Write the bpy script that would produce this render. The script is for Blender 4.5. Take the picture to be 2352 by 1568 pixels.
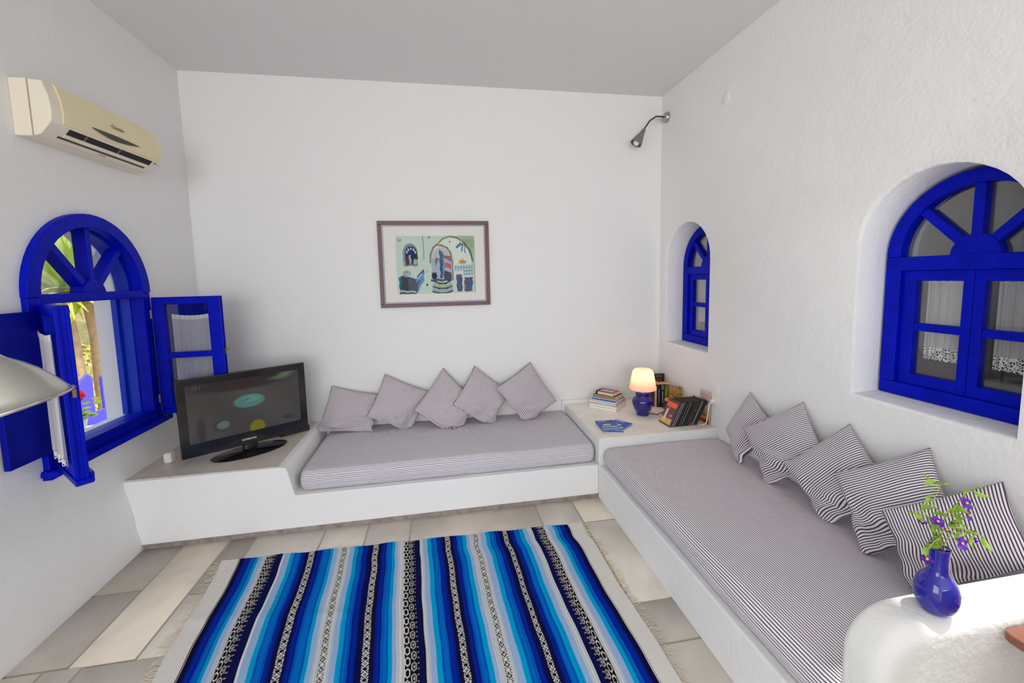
import bpy, bmesh, math, random
import numpy as np
from mathutils import Vector, Matrix
random.seed(7); rng = np.random.default_rng(5)
SC = bpy.context.scene; COL = SC.collection
for o in list(bpy.data.objects): bpy.data.objects.remove(o)
def lin(c):
    c = c/255.0
    return c/12.92 if c <= .04045 else ((c+.055)/1.055)**2.4
def rgb(r, g, b): return (lin(r), lin(g), lin(b), 1.0)

# ------------------------------------------------------------------ camera
cam = bpy.data.objects.new('camera', bpy.data.cameras.new('camera')); COL.objects.link(cam); SC.camera = cam
yaw, pitch, roll = -0.16738, -0.096016, 0.021707
cam.data.sensor_width = 36; cam.data.lens = 949.73/2352*36
cam.data.shift_x = (1176-1173.93)/2352; cam.data.shift_y = -(784-727.1)/2352
cam.data.clip_start = .02; cam.data.clip_end = 200
Rm = Matrix.Rotation(yaw, 3, 'Z') @ Matrix.Rotation(pitch, 3, 'X') @ Matrix.Rotation(roll, 3, 'Y')
e1, e2, e3 = Rm.col[0], Rm.col[1], Rm.col[2]
M = Matrix(((e1[0], e3[0], -e2[0], 0), (e1[1], e3[1], -e2[1], 0), (e1[2], e3[2], -e2[2], 1.5), (0, 0, 0, 1)))
cam.matrix_world = M
# ------------------------------------------------------------------ world, sun, daylight, exposure
SC.view_settings.view_transform = 'Standard'; SC.view_settings.look = 'None'
SC.view_settings.exposure = 0.0; SC.view_settings.gamma = 1.0; SC.view_settings.use_curve_mapping = False
W = bpy.data.worlds.new('sky'); SC.world = W; W.use_nodes = True
wn = W.node_tree; bgn = wn.nodes['Background']
sky = wn.nodes.new('ShaderNodeTexSky'); sky.sky_type = 'NISHITA'; sky.sun_disc = False
sky.sun_elevation = math.radians(56); sky.sun_rotation = math.radians(100); sky.air_density = 1.0; sky.dust_density = 2.0
hs = wn.nodes.new('ShaderNodeHueSaturation'); hs.inputs['Saturation'].default_value = .5; wn.links.new(sky.outputs[0], hs.inputs['Color']); wn.links.new(hs.outputs[0], bgn.inputs[0]); bgn.inputs[1].default_value = 0.36
def lamp(name, kind, loc, energy, color, direction=None, **kw):
    l = bpy.data.lights.new(name, kind); l.energy = energy; l.color = color
    for k, v in kw.items(): setattr(l, k, v)
    o = bpy.data.objects.new(name, l); COL.objects.link(o); o.location = loc
    if direction is not None: o.rotation_euler = Vector(direction).to_track_quat('-Z', 'Y').to_euler()
    return o
lamp('sun', 'SUN', (6, -2, 8), 4.0, (1, .955, .9), (-.42, .03, -.85), angle=math.radians(1.6))
# added area lamps fill in daylight from unseen openings behind and left of the camera
lamp('daylight_fill_rear', 'AREA', (-.3, -5.15, 1.55), 142, (.968, .984, 1.0), (0, 1, 0), shape='RECTANGLE', size=2.9, size_y=2.0)
lamp('daylight_fill_left', 'AREA', (-1.70, -1.05, 1.45), 36, (.975, .988, 1.0), (1, .12, .02), shape='RECTANGLE', size=1.7, size_y=1.7)
SC.cycles.max_bounces = 12; SC.cycles.diffuse_bounces = 8; SC.cycles.transparent_max_bounces = 16
SC.cycles.sample_clamp_indirect = 6; SC.cycles.use_denoising = True; SC.cycles.caustics_reflective = False; SC.cycles.caustics_refractive = False

# ------------------------------------------------------------------ materials
def base(name):
    m = bpy.data.materials.new(name); m.use_nodes = True; nt = m.node_tree
    return m, nt, nt.nodes['Principled BSDF']
def N(nt, t, **kw):
    n = nt.nodes.new('ShaderNode'+t)
    for k, v in kw.items(): setattr(n, k, v)
    return n
def mat(name, c, rough=.6, metal=0, bump=0, bscale=200, var=0, vscale=5, spec=.5, coat=0, c2=None, detail=4, coords='Object', bdist=.01):
    m, nt, p = base(name)
    p.inputs['Base Color'].default_value = c; p.inputs['Roughness'].default_value = rough; p.inputs['Metallic'].default_value = metal
    p.inputs['Specular IOR Level'].default_value = spec; p.inputs['Coat Weight'].default_value = coat
    tc = N(nt, 'TexCoord')
    if var:
        n = N(nt, 'TexNoise'); n.inputs['Scale'].default_value = vscale; n.inputs['Detail'].default_value = detail
        nt.links.new(tc.outputs[coords], n.inputs['Vector'])
        mx = N(nt, 'Mix', data_type='RGBA'); mx.inputs[6].default_value = c
        mx.inputs[7].default_value = c2 if c2 else tuple([x*(1-var) for x in c[:3]]+[1])
        r = N(nt, 'MapRange'); r.inputs[1].default_value = .35; r.inputs[2].default_value = .7
        nt.links.new(n.outputs[0], r.inputs[0]); nt.links.new(r.outputs[0], mx.inputs[0]); nt.links.new(mx.outputs[2], p.inputs['Base Color'])
    if bump:
        b = N(nt, 'TexNoise'); b.inputs['Scale'].default_value = bscale; b.inputs['Detail'].default_value = detail
        nt.links.new(tc.outputs[coords], b.inputs['Vector'])
        bp = N(nt, 'Bump'); bp.inputs['Strength'].default_value = bump; bp.inputs['Distance'].default_value = bdist
        nt.links.new(b.outputs[0], bp.inputs['Height']); nt.links.new(bp.outputs[0], p.inputs['Normal'])
    return m
def plaster(name, c, fine, coarse):
    m, nt, p = base(name); p.inputs['Base Color'].default_value = c; p.inputs['Roughness'].default_value = .85; p.inputs['Specular IOR Level'].default_value = .2
    g = N(nt, 'NewGeometry')
    a = N(nt, 'TexNoise'); a.inputs['Scale'].default_value = 55; a.inputs['Detail'].default_value = 5
    b = N(nt, 'TexNoise'); b.inputs['Scale'].default_value = 6; b.inputs['Detail'].default_value = 3
    nt.links.new(g.outputs['Position'], a.inputs['Vector']); nt.links.new(g.outputs['Position'], b.inputs['Vector'])
    b1 = N(nt, 'Bump'); b1.inputs['Strength'].default_value = 1; b1.inputs['Distance'].default_value = fine
    b2 = N(nt, 'Bump'); b2.inputs['Strength'].default_value = 1; b2.inputs['Distance'].default_value = coarse
    nt.links.new(a.outputs[0], b1.inputs['Height']); nt.links.new(b.outputs[0], b2.inputs['Height'])
    nt.links.new(b2.outputs[0], b1.inputs['Normal']); nt.links.new(b1.outputs[0], p.inputs['Normal'])
    return m
WALL = plaster('white_plaster', rgb(231, 231, 231), .0009, .006)
WALLR = plaster('rough_white_plaster', rgb(232, 232, 232), .0030, .006)
CEIL = plaster('ceiling_plaster', rgb(223, 223, 223), .0003, .004)
BLUE = mat('blue_gloss_paint', rgb(0, 19, 186), .40, spec=.10, var=.25, vscale=14, bump=.15, bscale=60, bdist=.002)
BLUED = mat('blue_panel_paint', rgb(0, 14, 150), .45, spec=.10, var=.2, vscale=9, bump=.15, bscale=50, bdist=.002)
def stripes(name, pitch, light, dark, duty=.47):
    m, nt, p = base(name); p.inputs['Roughness'].default_value = .95; p.inputs['Specular IOR Level'].default_value = .1
    uv = N(nt, 'UVMap'); sx = N(nt, 'SeparateXYZ'); nt.links.new(uv.outputs[0], sx.inputs[0])
    d = N(nt, 'Math', operation='DIVIDE'); d.inputs[1].default_value = pitch; nt.links.new(sx.outputs[0], d.inputs[0])
    f = N(nt, 'Math', operation='FRACT'); nt.links.new(d.outputs[0], f.inputs[0])
    s = N(nt, 'Math', operation='SUBTRACT'); s.inputs[1].default_value = .5; nt.links.new(f.outputs[0], s.inputs[0])
    a = N(nt, 'Math', operation='ABSOLUTE'); nt.links.new(s.outputs[0], a.inputs[0])
    r = N(nt, 'MapRange'); r.inputs[1].default_value = duty/2-.045; r.inputs[2].default_value = duty/2+.045; nt.links.new(a.outputs[0], r.inputs[0])
    mx = N(nt, 'Mix', data_type='RGBA'); mx.inputs[6].default_value = dark; mx.inputs[7].default_value = light
    nt.links.new(r.outputs[0], mx.inputs[0]); nt.links.new(mx.outputs[2], p.inputs['Base Color'])
    n = N(nt, 'TexNoise'); n.inputs['Scale'].default_value = 900; tc = N(nt, 'TexCoord'); nt.links.new(tc.outputs['Object'], n.inputs['Vector'])
    n2 = N(nt, 'TexNoise'); n2.inputs['Scale'].default_value = 9; n2.inputs['Detail'].default_value = 3; nt.links.new(tc.outputs['Object'], n2.inputs['Vector'])
    b = N(nt, 'Bump'); b.inputs['Distance'].default_value = .001; b.inputs['Strength'].default_value = .5; nt.links.new(n.outputs[0], b.inputs['Height'])
    b2 = N(nt, 'Bump'); b2.inputs['Distance'].default_value = .02; b2.inputs['Strength'].default_value = .5; nt.links.new(n2.outputs[0], b2.inputs['Height'])
    nt.links.new(b2.outputs[0], b.inputs['Normal']); nt.links.new(b.outputs[0], p.inputs['Normal'])
    return m
TICK = stripes('ticking_stripe_cushion', .0098, rgb(234, 228, 232), rgb(84, 72, 88), .44)
TICKM = stripes('ticking_stripe_mattress', .0100, rgb(246, 242, 245), rgb(108, 98, 114), .42)
def attr_mat(name, rough=.9, emit=0, spec=.2, bump=0, coat=0):
    m, nt, p = base(name); p.inputs['Roughness'].default_value = rough; p.inputs['Specular IOR Level'].default_value = spec; p.inputs['Coat Weight'].default_value = coat
    a = N(nt, 'Attribute'); a.attribute_name = 'tint'
    nt.links.new(a.outputs['Color'], p.inputs['Base Color'])
    if emit:
        nt.links.new(a.outputs['Color'], p.inputs['Emission Color']); p.inputs['Emission Strength'].default_value = emit
    if bump:
        tc = N(nt, 'TexCoord'); n = N(nt, 'TexNoise'); n.inputs['Scale'].default_value = 500; nt.links.new(tc.outputs['Object'], n.inputs['Vector'])
        b = N(nt, 'Bump'); b.inputs['Distance'].default_value = bump; nt.links.new(n.outputs[0], b.inputs['Height']); nt.links.new(b.outputs[0], p.inputs['Normal'])
    return m
def glass_mat(name, tint=(1, 1, 1, 1), refl=.12):
    m, nt, p = base(name); nt.nodes.remove(p); out = nt.nodes['Material Output']
    t = N(nt, 'BsdfTransparent'); t.inputs[0].default_value = tint; g = N(nt, 'BsdfGlossy'); g.inputs['Roughness'].default_value = .03
    l = N(nt, 'LayerWeight'); l.inputs[0].default_value = .35
    mp = N(nt, 'MapRange'); mp.inputs[3].default_value = refl*.4; mp.inputs[4].default_value = min(1, refl*5); nt.links.new(l.outputs['Facing'], mp.inputs[0])
    mx = N(nt, 'MixShader'); nt.links.new(mp.outputs[0], mx.inputs[0]); nt.links.new(t.outputs[0], mx.inputs[1]); nt.links.new(g.outputs[0], mx.inputs[2])
    nt.links.new(mx.outputs[0], out.inputs[0]); return m
GLASS = glass_mat('window_glass')
BLACKG = mat('glossy_black_plastic', rgb(24, 20, 23), .12, spec=.6)
BLACKM = mat('matt_black_plastic', rgb(26, 24, 26), .5)
CREAM = mat('aged_cream_plastic', rgb(236, 221, 180), .42, var=.08, vscale=6)
CREAML = mat('pale_cream_plastic', rgb(234, 225, 208), .42)
DARK = mat('dark_fill', rgb(38, 34, 32), .8)
CHROME = mat('brushed_steel', rgb(178, 176, 172), .28, metal=1)
STEEL = mat('dull_grey_metal', rgb(138, 138, 130), .45, metal=.6)
LEAF = mat('leaf_green', rgb(140, 178, 44), .5, var=.4, vscale=30)
PURPLE = mat('purple_petal', rgb(92, 22, 170), .6)
YELLOW = mat('yellow_centre', rgb(240, 190, 40), .5)
WOODB = mat('varnished_brown_wood', rgb(146, 92, 72), .3, var=.25, vscale=8)
WHITEP = mat('white_plastic', rgb(236, 233, 228), .35)
PAPER = mat('page_paper', rgb(222, 212, 190), .9, var=.12, vscale=200)

# ------------------------------------------------------------------ mesh building
WL = {}
class MB:
    def __init__(s): s.v = []; s.f = []; s.uv = {}; s.mi = []; s.cur = 0
    def add(s, verts, faces):
        b = len(s.v); s.v += [tuple(v) for v in verts]
        s.f += [tuple(b+i for i in f) for f in faces]; s.mi += [s.cur]*len(faces); return b
    def hexa(s, p): s.add(p, [(0, 3, 2, 1), (4, 5, 6, 7), (0, 1, 5, 4), (1, 2, 6, 5), (2, 3, 7, 6), (3, 0, 4, 7)])
    def box(s, a, b, T=None):
        x0, y0, z0 = a; x1, y1, z1 = b
        p = [Vector(q) for q in ((x0, y0, z0), (x1, y0, z0), (x1, y1, z0), (x0, y1, z0), (x0, y0, z1), (x1, y0, z1), (x1, y1, z1), (x0, y1, z1))]
        if T is not None: p = [T @ q for q in p]
        s.hexa(p); return s
    def prism(s, pts, axis, a, b, T=None):
        """outline pts (2D) extruded along axis from a to b"""
        def P(q, h):
            v = {'x': (h, q[0], q[1]), 'y': (q[0], h, q[1]), 'z': (q[0], q[1], h)}[axis]
            return T @ Vector(v) if T is not None else v
        n = len(pts); bb = s.add([P(q, a) for q in pts]+[P(q, b) for q in pts], [])
        s.f += [tuple(bb+i for i in reversed(range(n))), tuple(bb+n+i for i in range(n))]; s.mi += [s.cur]*2
        for i in range(n):
            j = (i+1) % n; s.f.append((bb+i, bb+j, bb+n+j, bb+n+i)); s.mi.append(s.cur)
        return s
    def lathe(s, prof, c=(0, 0, 0), n=32, T=None, cap0=True, cap1=True):
        vs = []
        for r, z in prof:
            for k in range(n):
                a = 2*math.pi*k/n; q = Vector((r*math.cos(a), r*math.sin(a), z))
                if T is not None: q = T @ q
                vs.append(q+Vector(c))
        fs = [(i*n+k, i*n+(k+1) % n, (i+1)*n+(k+1) % n, (i+1)*n+k) for i in range(len(prof)-1) for k in range(n)]
        if cap0: fs.append(tuple(reversed(range(n))))
        if cap1: fs.append(tuple((len(prof)-1)*n+k for k in range(n)))
        s.add(vs, fs); return s
    def tube(s, path, r, n=8, caps=True):
        P = [Vector(p) for p in path]; R = r if isinstance(r, (list, tuple)) else [r]*len(P); vs = []
        up = Vector((0, 0, 1))
        for i, p in enumerate(P):
            t = (P[min(i+1, len(P)-1)]-P[max(i-1, 0)]).normalized()
            a = t.cross(up)
            if a.length < 1e-3: a = t.cross(Vector((1, 0, 0)))
            a.normalize(); b = t.cross(a)
            for k in range(n):
                g = 2*math.pi*k/n; vs.append(p+(a*math.cos(g)+b*math.sin(g))*R[i])
        fs = [(i*n+k, i*n+(k+1) % n, (i+1)*n+(k+1) % n, (i+1)*n+k) for i in range(len(P)-1) for k in range(n)]
        if caps: fs += [tuple(reversed(range(n))), tuple((len(P)-1)*n+k for k in range(n))]
        s.add(vs, fs); return s
    def ball(s, c, r, n=12, m=8, sc=(1, 1, 1)):
        prof = [(max(1e-4, math.sin(math.pi*i/m)), -math.cos(math.pi*i/m)) for i in range(m+1)]
        vs = [(c[0]+pr*r*sc[0]*math.cos(2*math.pi*k/n), c[1]+pr*r*sc[1]*math.sin(2*math.pi*k/n), c[2]+z*r*sc[2]) for pr, z in prof for k in range(n)]
        s.add(vs, [(i*n+k, i*n+(k+1) % n, (i+1)*n+(k+1) % n, (i+1)*n+k) for i in range(m) for k in range(n)]); return s
def tag(o, label, cat=None, group=None, kind=None):
    if label: o['label'] = label
    if cat: o['category'] = cat
    if group: o['group'] = group
    if kind: o['kind'] = kind
    return o
def empty(name, loc, label=None, cat=None, group=None, kind=None):
    o = bpy.data.objects.new(name, None); COL.objects.link(o); o.location = loc; o.empty_display_size = .05; WL[o.name] = Vector(loc)
    return tag(o, label, cat, group, kind)
def link(name, me, parent, org):
    o = bpy.data.objects.new(name, me); COL.objects.link(o)
    if parent is not None: o.parent = parent; o.location = org-WL[parent.name]
    else: o.location = org
    WL[o.name] = org; return o
def build(name, mb, mats, parent=None, smooth=False, bevel=0, seg=2, angle=40, uvs=None):
    me = bpy.data.meshes.new(name); V = np.array([tuple(v) for v in mb.v], float)
    org = Vector(((V[:, 0].min()+V[:, 0].max())/2, (V[:, 1].min()+V[:, 1].max())/2, V[:, 2].min())) if parent is None else WL[parent.name]
    me.from_pydata([tuple(v) for v in V-np.array(org)], [], mb.f)
    for m in (mats if isinstance(mats, (list, tuple)) else [mats]): me.materials.append(m)
    if any(mb.mi): me.polygons.foreach_set('material_index', mb.mi)
    if uvs is not None:
        ul = me.uv_layers.new(name='UVMap'); vi = np.zeros(len(me.loops), int); me.loops.foreach_get('vertex_index', vi)
        ul.data.foreach_set('uv', np.array(uvs, float)[vi].ravel())
    me.validate()
    if smooth:
        me.polygons.foreach_set('use_smooth', [True]*len(me.polygons))
        if angle < 180:
            bm = bmesh.new(); bm.from_mesh(me)
            for e in bm.edges:
                if len(e.link_faces) == 2 and e.calc_face_angle(0) > math.radians(angle): e.smooth = False
            bm.to_mesh(me); bm.free()
    o = link(name, me, parent, org)
    if bevel:
        b = o.modifiers.new('bevel', 'BEVEL'); b.width = bevel; b.segments = seg; b.limit_method = 'ANGLE'; b.angle_limit = math.radians(35)
        me.polygons.foreach_set('use_smooth', [True]*len(me.polygons)); b.harden_normals = True
    return o
def bx(name, a, b, m, parent=None, bevel=.003, T=None): return build(name, MB().box(a, b, T), m, parent, bevel=bevel)
def painted(name, V, F, colr, m, parent=None, smooth=True, label=None):
    """mesh from numpy arrays with a per-point colour attribute; V world coords"""
    me = bpy.data.meshes.new(name); V = np.asarray(V, float)
    org = Vector((V[:, 0].mean(), V[:, 1].mean(), V[:, 2].min())) if parent is None else WL[parent.name]
    me.vertices.add(len(V)); me.vertices.foreach_set('co', (V-np.array(org)).ravel())
    F = np.asarray(F); me.loops.add(F.size); me.loops.foreach_set('vertex_index', F.ravel())
    me.polygons.add(len(F)); me.polygons.foreach_set('loop_start', np.arange(len(F))*4); me.polygons.foreach_set('loop_total', np.full(len(F), 4))
    me.update(); me.validate()
    at = me.color_attributes.new('tint', 'FLOAT_COLOR', 'POINT'); at.data.foreach_set('color', np.c_[colr, np.ones(len(colr))].ravel())
    if smooth: me.polygons.foreach_set('use_smooth', [True]*len(me.polygons))
    me.materials.append(m); return link(name, me, parent, org)
def gridf(nu, nv):
    i, j = np.meshgrid(np.arange(nu-1), np.arange(nv-1), indexing='ij'); a = i*nv+j
    return np.stack([a, a+nv, a+nv+1, a+1], -1).reshape(-1, 4)
def text(name, body, size, m, parent, loc, xdir, ydir, extrude=.0006, cx='LEFT'):
    c = bpy.data.curves.new(name, 'FONT'); c.body = body; c.size = size; c.extrude = extrude; c.align_x = cx
    t = bpy.data.objects.new(name+'_curve', c); COL.objects.link(t)
    me = bpy.data.meshes.new_from_object(t.evaluated_get(bpy.context.evaluated_depsgraph_get())); bpy.data.objects.remove(t); bpy.data.curves.remove(c)
    me.materials.clear(); me.materials.append(m)
    x = Vector(xdir).normalized(); y = Vector(ydir).normalized(); z = x.cross(y); L = Vector(loc)-WL[parent.name]
    me.transform(Matrix(((x[0], y[0], z[0], L[0]), (x[1], y[1], z[1], L[1]), (x[2], y[2], z[2], L[2]), (0, 0, 0, 1))))
    return link(name, me, parent, WL[parent.name].copy())
def col3(r, g, b): return np.array([lin(r), lin(g), lin(b)])

# ------------------------------------------------------------------ room shell
LX, RX, BY, H, FY = -1.735, 1.8836, 3.343, 2.968, -5.3
def arch(cy, hw, z0, zs, top, n=20):
    p = [(cy-hw, z0), (cy+hw, z0), (cy+hw, zs)]
    p += [(cy+hw*math.cos(math.pi*k/n), zs+(top-zs)*math.sin(math.pi*k/n)) for k in range(1, n)]
    return p+[(cy-hw, zs)]
def wall_x(name, x, sgn, outer, holes, m, thick, xfun=None):
    """wall in a plane of constant x; holes = list of loop lists [(loop, offset_x)] going into the wall; sgn = outward direction"""
    bm = bmesh.new(); edges = []
    def ring(loop, xx):
        vs = [bm.verts.new((xx, p[0], p[1])) for p in loop]
        es = [bm.edges.new((vs[i], vs[(i+1) % len(vs)])) for i in range(len(vs))]; return vs, es
    _, es = ring(outer, x); edges += es; rings = []
    for h in holes:
        vs, es = ring(h[0][0], x+sgn*h[0][1]); edges += es; rings.append(vs)
    bmesh.ops.triangle_fill(bm, edges=edges, use_beauty=True)
    for h, vs in zip(holes, rings):
        for loop, off in h[1:]:
            nv = [bm.verts.new((x+sgn*off, p[0], p[1])) for p in loop]
            for i in range(len(vs)):
                j = (i+1) % len(vs); bm.faces.new((vs[i], vs[j], nv[j], nv[i]))
            vs = nv
    bmesh.ops.recalc_face_normals(bm, faces=bm.faces)
    me = bpy.data.meshes.new(name); 
    for f in bm.faces: f.smooth = True
    for e in bm.edges:
        if len(e.link_faces) == 2 and e.calc_face_angle(0) > math.radians(50): e.smooth = False
    bm.to_mesh(me); bm.free(); me.materials.append(m)
    o = bpy.data.objects.new(name, me); COL.objects.link(o); WL[o.name] = Vector((0, 0, 0)); tag(o, None, kind='structure'); return o
def grow(loop, cy, zc, d): return [(p[0]+(d if p[0] > cy else -d if p[0] < cy else 0), p[1]+(d if p[1] > zc else -d)) for p in loop]
NICHE = [(1.325, 1.29), (2.957, 2.915)]       # wall-plane centre, frame centre of the two right-hand windows
holesR = []
for cw, cf in NICHE:
    a0 = arch(cw, .283, .922, 1.60, 1.886); a1 = arch(cf, .325, .925, 1.56, 1.888)
    mid = [(p[0]*.93+q[0]*.07, p[1]*.93+q[1]*.07) for p, q in zip(a0, a1)]
    holesR.append([(grow(a0, cw, 1.4, .014), 0), (grow(a0, cw, 1.4, .004), .004), (mid, .016), (a1, .165), (a1, .34)])
outerR = [(FY, 0), (-.75, 0), (.78, 0), (BY, 0), (BY, H), (FY, H)]
outer = [(FY, 0), (.42, 0), (.42, 2.3), (.86, 2.3), (.86, 0), (BY, 0), (BY, H), (FY, H)]
wr = wall_x('wall_right', RX, 1, outer, holesR, WALLR, .34)
# outside skin and door reveals of the right wall
mb = MB(); X2 = RX+.34
XD = RX+.12
mb.box((RX+.002, .39, 0), (XD, .42, 2.33)); mb.box((RX+.002, .86, 0), (XD, .89, 2.33)); mb.box((RX+.002, .42, 2.3), (XD, .86, 2.33)); mb.box((XD-.01, .93, 0), (X2, .95, H))
for a, b, c, d in ((FY, .41, 0, H), (.87, .95, 0, H), (.41, .87, 2.31, H)): mb.box((XD-.01, a, c), (XD+.01, b, d))
for a, b, c, d in ((.95, BY, 0, .9), (.95, BY, 1.95, H), (1.64, 2.57, .9, 1.95), (3.26, BY, .9, 1.95)):
    mb.box((X2-.01, a, c), (X2+.01, b, d))
tag(build('wall_right_outside', mb, WALL), None, kind='structure')
dr = empty('door_1', (RX, .64, 0)); dr['kind'] = 'structure'
mb = MB(); mb.box((RX+.03, .421, 0), (RX+.09, .435, 2.285)); mb.box((RX+.03, .845, 0), (RX+.09, .859, 2.285)); mb.box((RX+.031, .421, 2.285), (RX+.089, .859, 2.299)); build('door_frame', mb, BLUE, dr, bevel=.002)
HW, WZ0, WZS, WZT = .335, .715, 1.455, 1.835
REAROPEN = [(-1.95, .6), (-.15, .6), (-.15, 2.3), (-1.95, 2.3)]  # unseen opening cut for the added left fill lamp
lo = arch(2.42, HW, WZ0, WZS, WZT, 24)
def leftx(z):      # the old wall bellies slightly outwards near the ledge
    return LX - .045*math.exp(-((z-.42)/.17)**2) + (.012 if z < .1 else 0)
wl = wall_x('wall_left', LX, -1, [(FY, 0), (BY, 0), (BY, H), (FY, H)], [[(lo, 0), (lo, .235)], [(REAROPEN, 0), (REAROPEN, .235)]], WALL, .24)
bm = bmesh.new(); bm.from_mesh(wl.data)
for i in range(1, 13):
    bmesh.ops.bisect_plane(bm, geom=bm.verts[:]+bm.edges[:]+bm.faces[:], plane_co=(0, 0, .06*i), plane_no=(0, 0, 1))
for v in bm.verts:
    if abs(v.co.x-LX) < 1e-3 and v.co.z < .71: v.co.x = leftx(v.co.z)
for e in bm.edges: e.smooth = not (len(e.link_faces) == 2 and e.calc_face_angle(0) > math.radians(50))
bm.to_mesh(wl.data); bm.free()
mb = MB()
for a, b, c, d in ((FY, -1.95, 0, H), (-.15, 2.08, 0, H), (-1.95, -.15, 0, .6), (-1.95, -.15, 2.3, H), (2.76, BY, 0, H), (2.08, 2.76, 0, .7), (2.08, 2.76, 1.86, H)): mb.box((LX-.245, a, c), (LX-.225, b, d))
tag(build('wall_left_outside', mb, WALL), None, kind='structure')
def quad(name, pts, m):
    mb = MB(); mb.add(pts, [(0, 1, 2, 3)]); o = build(name, mb, m); o['kind'] = 'structure'; return o
mb = MB(); mb.box((LX-.25, BY, -.05), (RX+.35, BY+.12, H+.1)); tag(build('wall_back', mb, WALL), None, kind='structure')
mb = MB(); mb.box((LX-.25, FY-.3, H), (RX+.35, BY+.12, H+.12)); tag(build('ceiling', mb, CEIL), None, kind='structure')
mb = MB()
mb.box((LX-.25, FY-.12, 0), (-1.6, FY, H)); mb.box((1.45, FY-.12, 0), (RX+.35, FY, H)); mb.box((-1.6, FY-.12, 2.5), (1.45, FY, H)); mb.box((-1.6, FY-.12, 0), (1.45, FY, .55))
tag(build('wall_front', mb, WALL), None, kind='structure')

tag(bx('light_baffle', (.50, -.50, 0), (RX, -.38, 1.0), WALL, bevel=.02), None, kind='structure')  # unseen low wall added to keep the rear lamp off the end wall
# floor: stone slabs laid in rows, grout between
GROUT = mat('grout', rgb(176, 163, 148), .9)
def stone():
    m, nt, p = base('stone_slab'); p.inputs['Roughness'].default_value = .42; p.inputs['Specular IOR Level'].default_value = .35
    a = N(nt, 'Attribute'); a.attribute_name = 'tint'; g = N(nt, 'NewGeometry')
    n = N(nt, 'TexNoise'); n.inputs['Scale'].default_value = 3.2; n.inputs['Detail'].default_value = 6; n.inputs['Distortion'].default_value = .8
    nt.links.new(g.outputs['Position'], n.inputs['Vector'])
    r = N(nt, 'MapRange'); r.inputs[1].default_value = .3; r.inputs[2].default_value = .72; r.inputs[3].default_value = .84; r.inputs[4].default_value = 1.1
    nt.links.new(n.outputs[0], r.inputs[0])
    mx = N(nt, 'Mix', data_type='RGBA', blend_type='MULTIPLY'); mx.inputs[0].default_value = 1
    nt.links.new(a.outputs['Color'], mx.inputs[6]); nt.links.new(r.outputs[0], mx.inputs[7])
    n3 = N(nt, 'TexNoise'); n3.inputs['Scale'].default_value = 2.2; n3.inputs['Detail'].default_value = 3; nt.links.new(g.outputs['Position'], n3.inputs['Vector'])
    r3 = N(nt, 'MapRange'); r3.inputs[1].default_value = .5; r3.inputs[2].default_value = .75; r3.inputs[4].default_value = .45; nt.links.new(n3.outputs[0], r3.inputs[0])
    m2 = N(nt, 'Mix', data_type='RGBA'); m2.inputs[7].default_value = rgb(205, 186, 152); nt.links.new(r3.outputs[0], m2.inputs[0]); nt.links.new(mx.outputs[2], m2.inputs[6])
    nt.links.new(m2.outputs[2], p.inputs['Base Color'])
    b = N(nt, 'Bump'); b.inputs['Distance'].default_value = .004; b.inputs['Strength'].default_value = .5; nt.links.new(n.outputs[0], b.inputs['Height']); nt.links.new(b.outputs[0], p.inputs['Normal'])
    return m
STONE = stone()
SANDY, GREY, PALE, WARM = col3(224, 215, 200), col3(190, 184, 174), col3(232, 225, 214), col3(240, 229, 212)
slabs = []
def colm(x0, x1, ys, cols):
    for i in range(len(ys)-1): slabs.append((x0, x1, ys[i+1], ys[i], cols[i % len(cols)]))
colm(-1.8, -1.51, [2.58, 2.19, 1.775], [GREY*.82, GREY*1.0]); colm(-1.51, -1.268, [2.58, 1.765], [WARM]); colm(-1.268, -1.125, [2.58, 2.113, 1.757], [GREY*.85, PALE])
colm(-1.125, -.738, [2.58, 1.9, 1.757], [PALE, GREY]); colm(-.738, -.487, [2.58, 2.2, 1.757], [PALE*.95, GREY]); colm(-.487, -.232, [2.58, 1.757], [PALE]); colm(-.232, .56, [2.58, 2.0, 1.757], [SANDY, GREY]); colm(.56, .81, [2.58, 1.757], [PALE*.97])
colm(.81, 1.1, [2.58, 2.288, 1.645, 1.428, .9, .3, -.4, -1.2, FY], [SANDY, PALE, GREY, PALE*.95])
colm(-1.8, -1.59, [1.775, 1.2, .5, -.3, -1.2, FY], [WARM, GREY]); colm(-1.59, -1.453, [1.775, 1.1, .2, -.8, FY], [PALE, SANDY]); colm(-1.453, -1.1, [1.765, 1.3, .6, -.5, -1.4, FY], [PALE*.95, GREY])
for k, x in enumerate((-1.1, -.62, -.15, .33)): colm(x, (-.62, -.15, .33, .81)[k], [1.757, 1.3-.1*k, .5+.1*k, -.3, -1.2-.1*k, FY], [SANDY, PALE, GREY, WARM])
colm(1.1, 1.9, [.74, .1, -.6, -1.3, FY], [PALE, GREY])
V = []; F = []; C = []
for x0, x1, y0, y1, c in slabs:
    g = .004; b = len(V); e = .004
    x0 += g; x1 -= g; y0 += g; y1 -= g
    V += [(x0, y0, -.006), (x1, y0, -.006), (x1, y1, -.006), (x0, y1, -.006), (x0+e, y0+e, 0), (x1-e, y0+e, 0), (x1-e, y1-e, 0), (x0+e, y1-e, 0)]
    F += [(b+4, b+5, b+6, b+7), (b, b+1, b+5, b+4), (b+1, b+2, b+6, b+5), (b+2, b+3, b+7, b+6), (b+3, b, b+4, b+7)]; C += [c*random.uniform(.95, 1.04)]*8
fl = painted('floor', V, F, np.array(C), STONE, smooth=False); fl['kind'] = 'structure'
tag(bx('floor_bed', (LX-.25, FY-.3, -.12), (RX+.36, BY+.1, -.004), GROUT, bevel=0), None, kind='structure')

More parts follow.
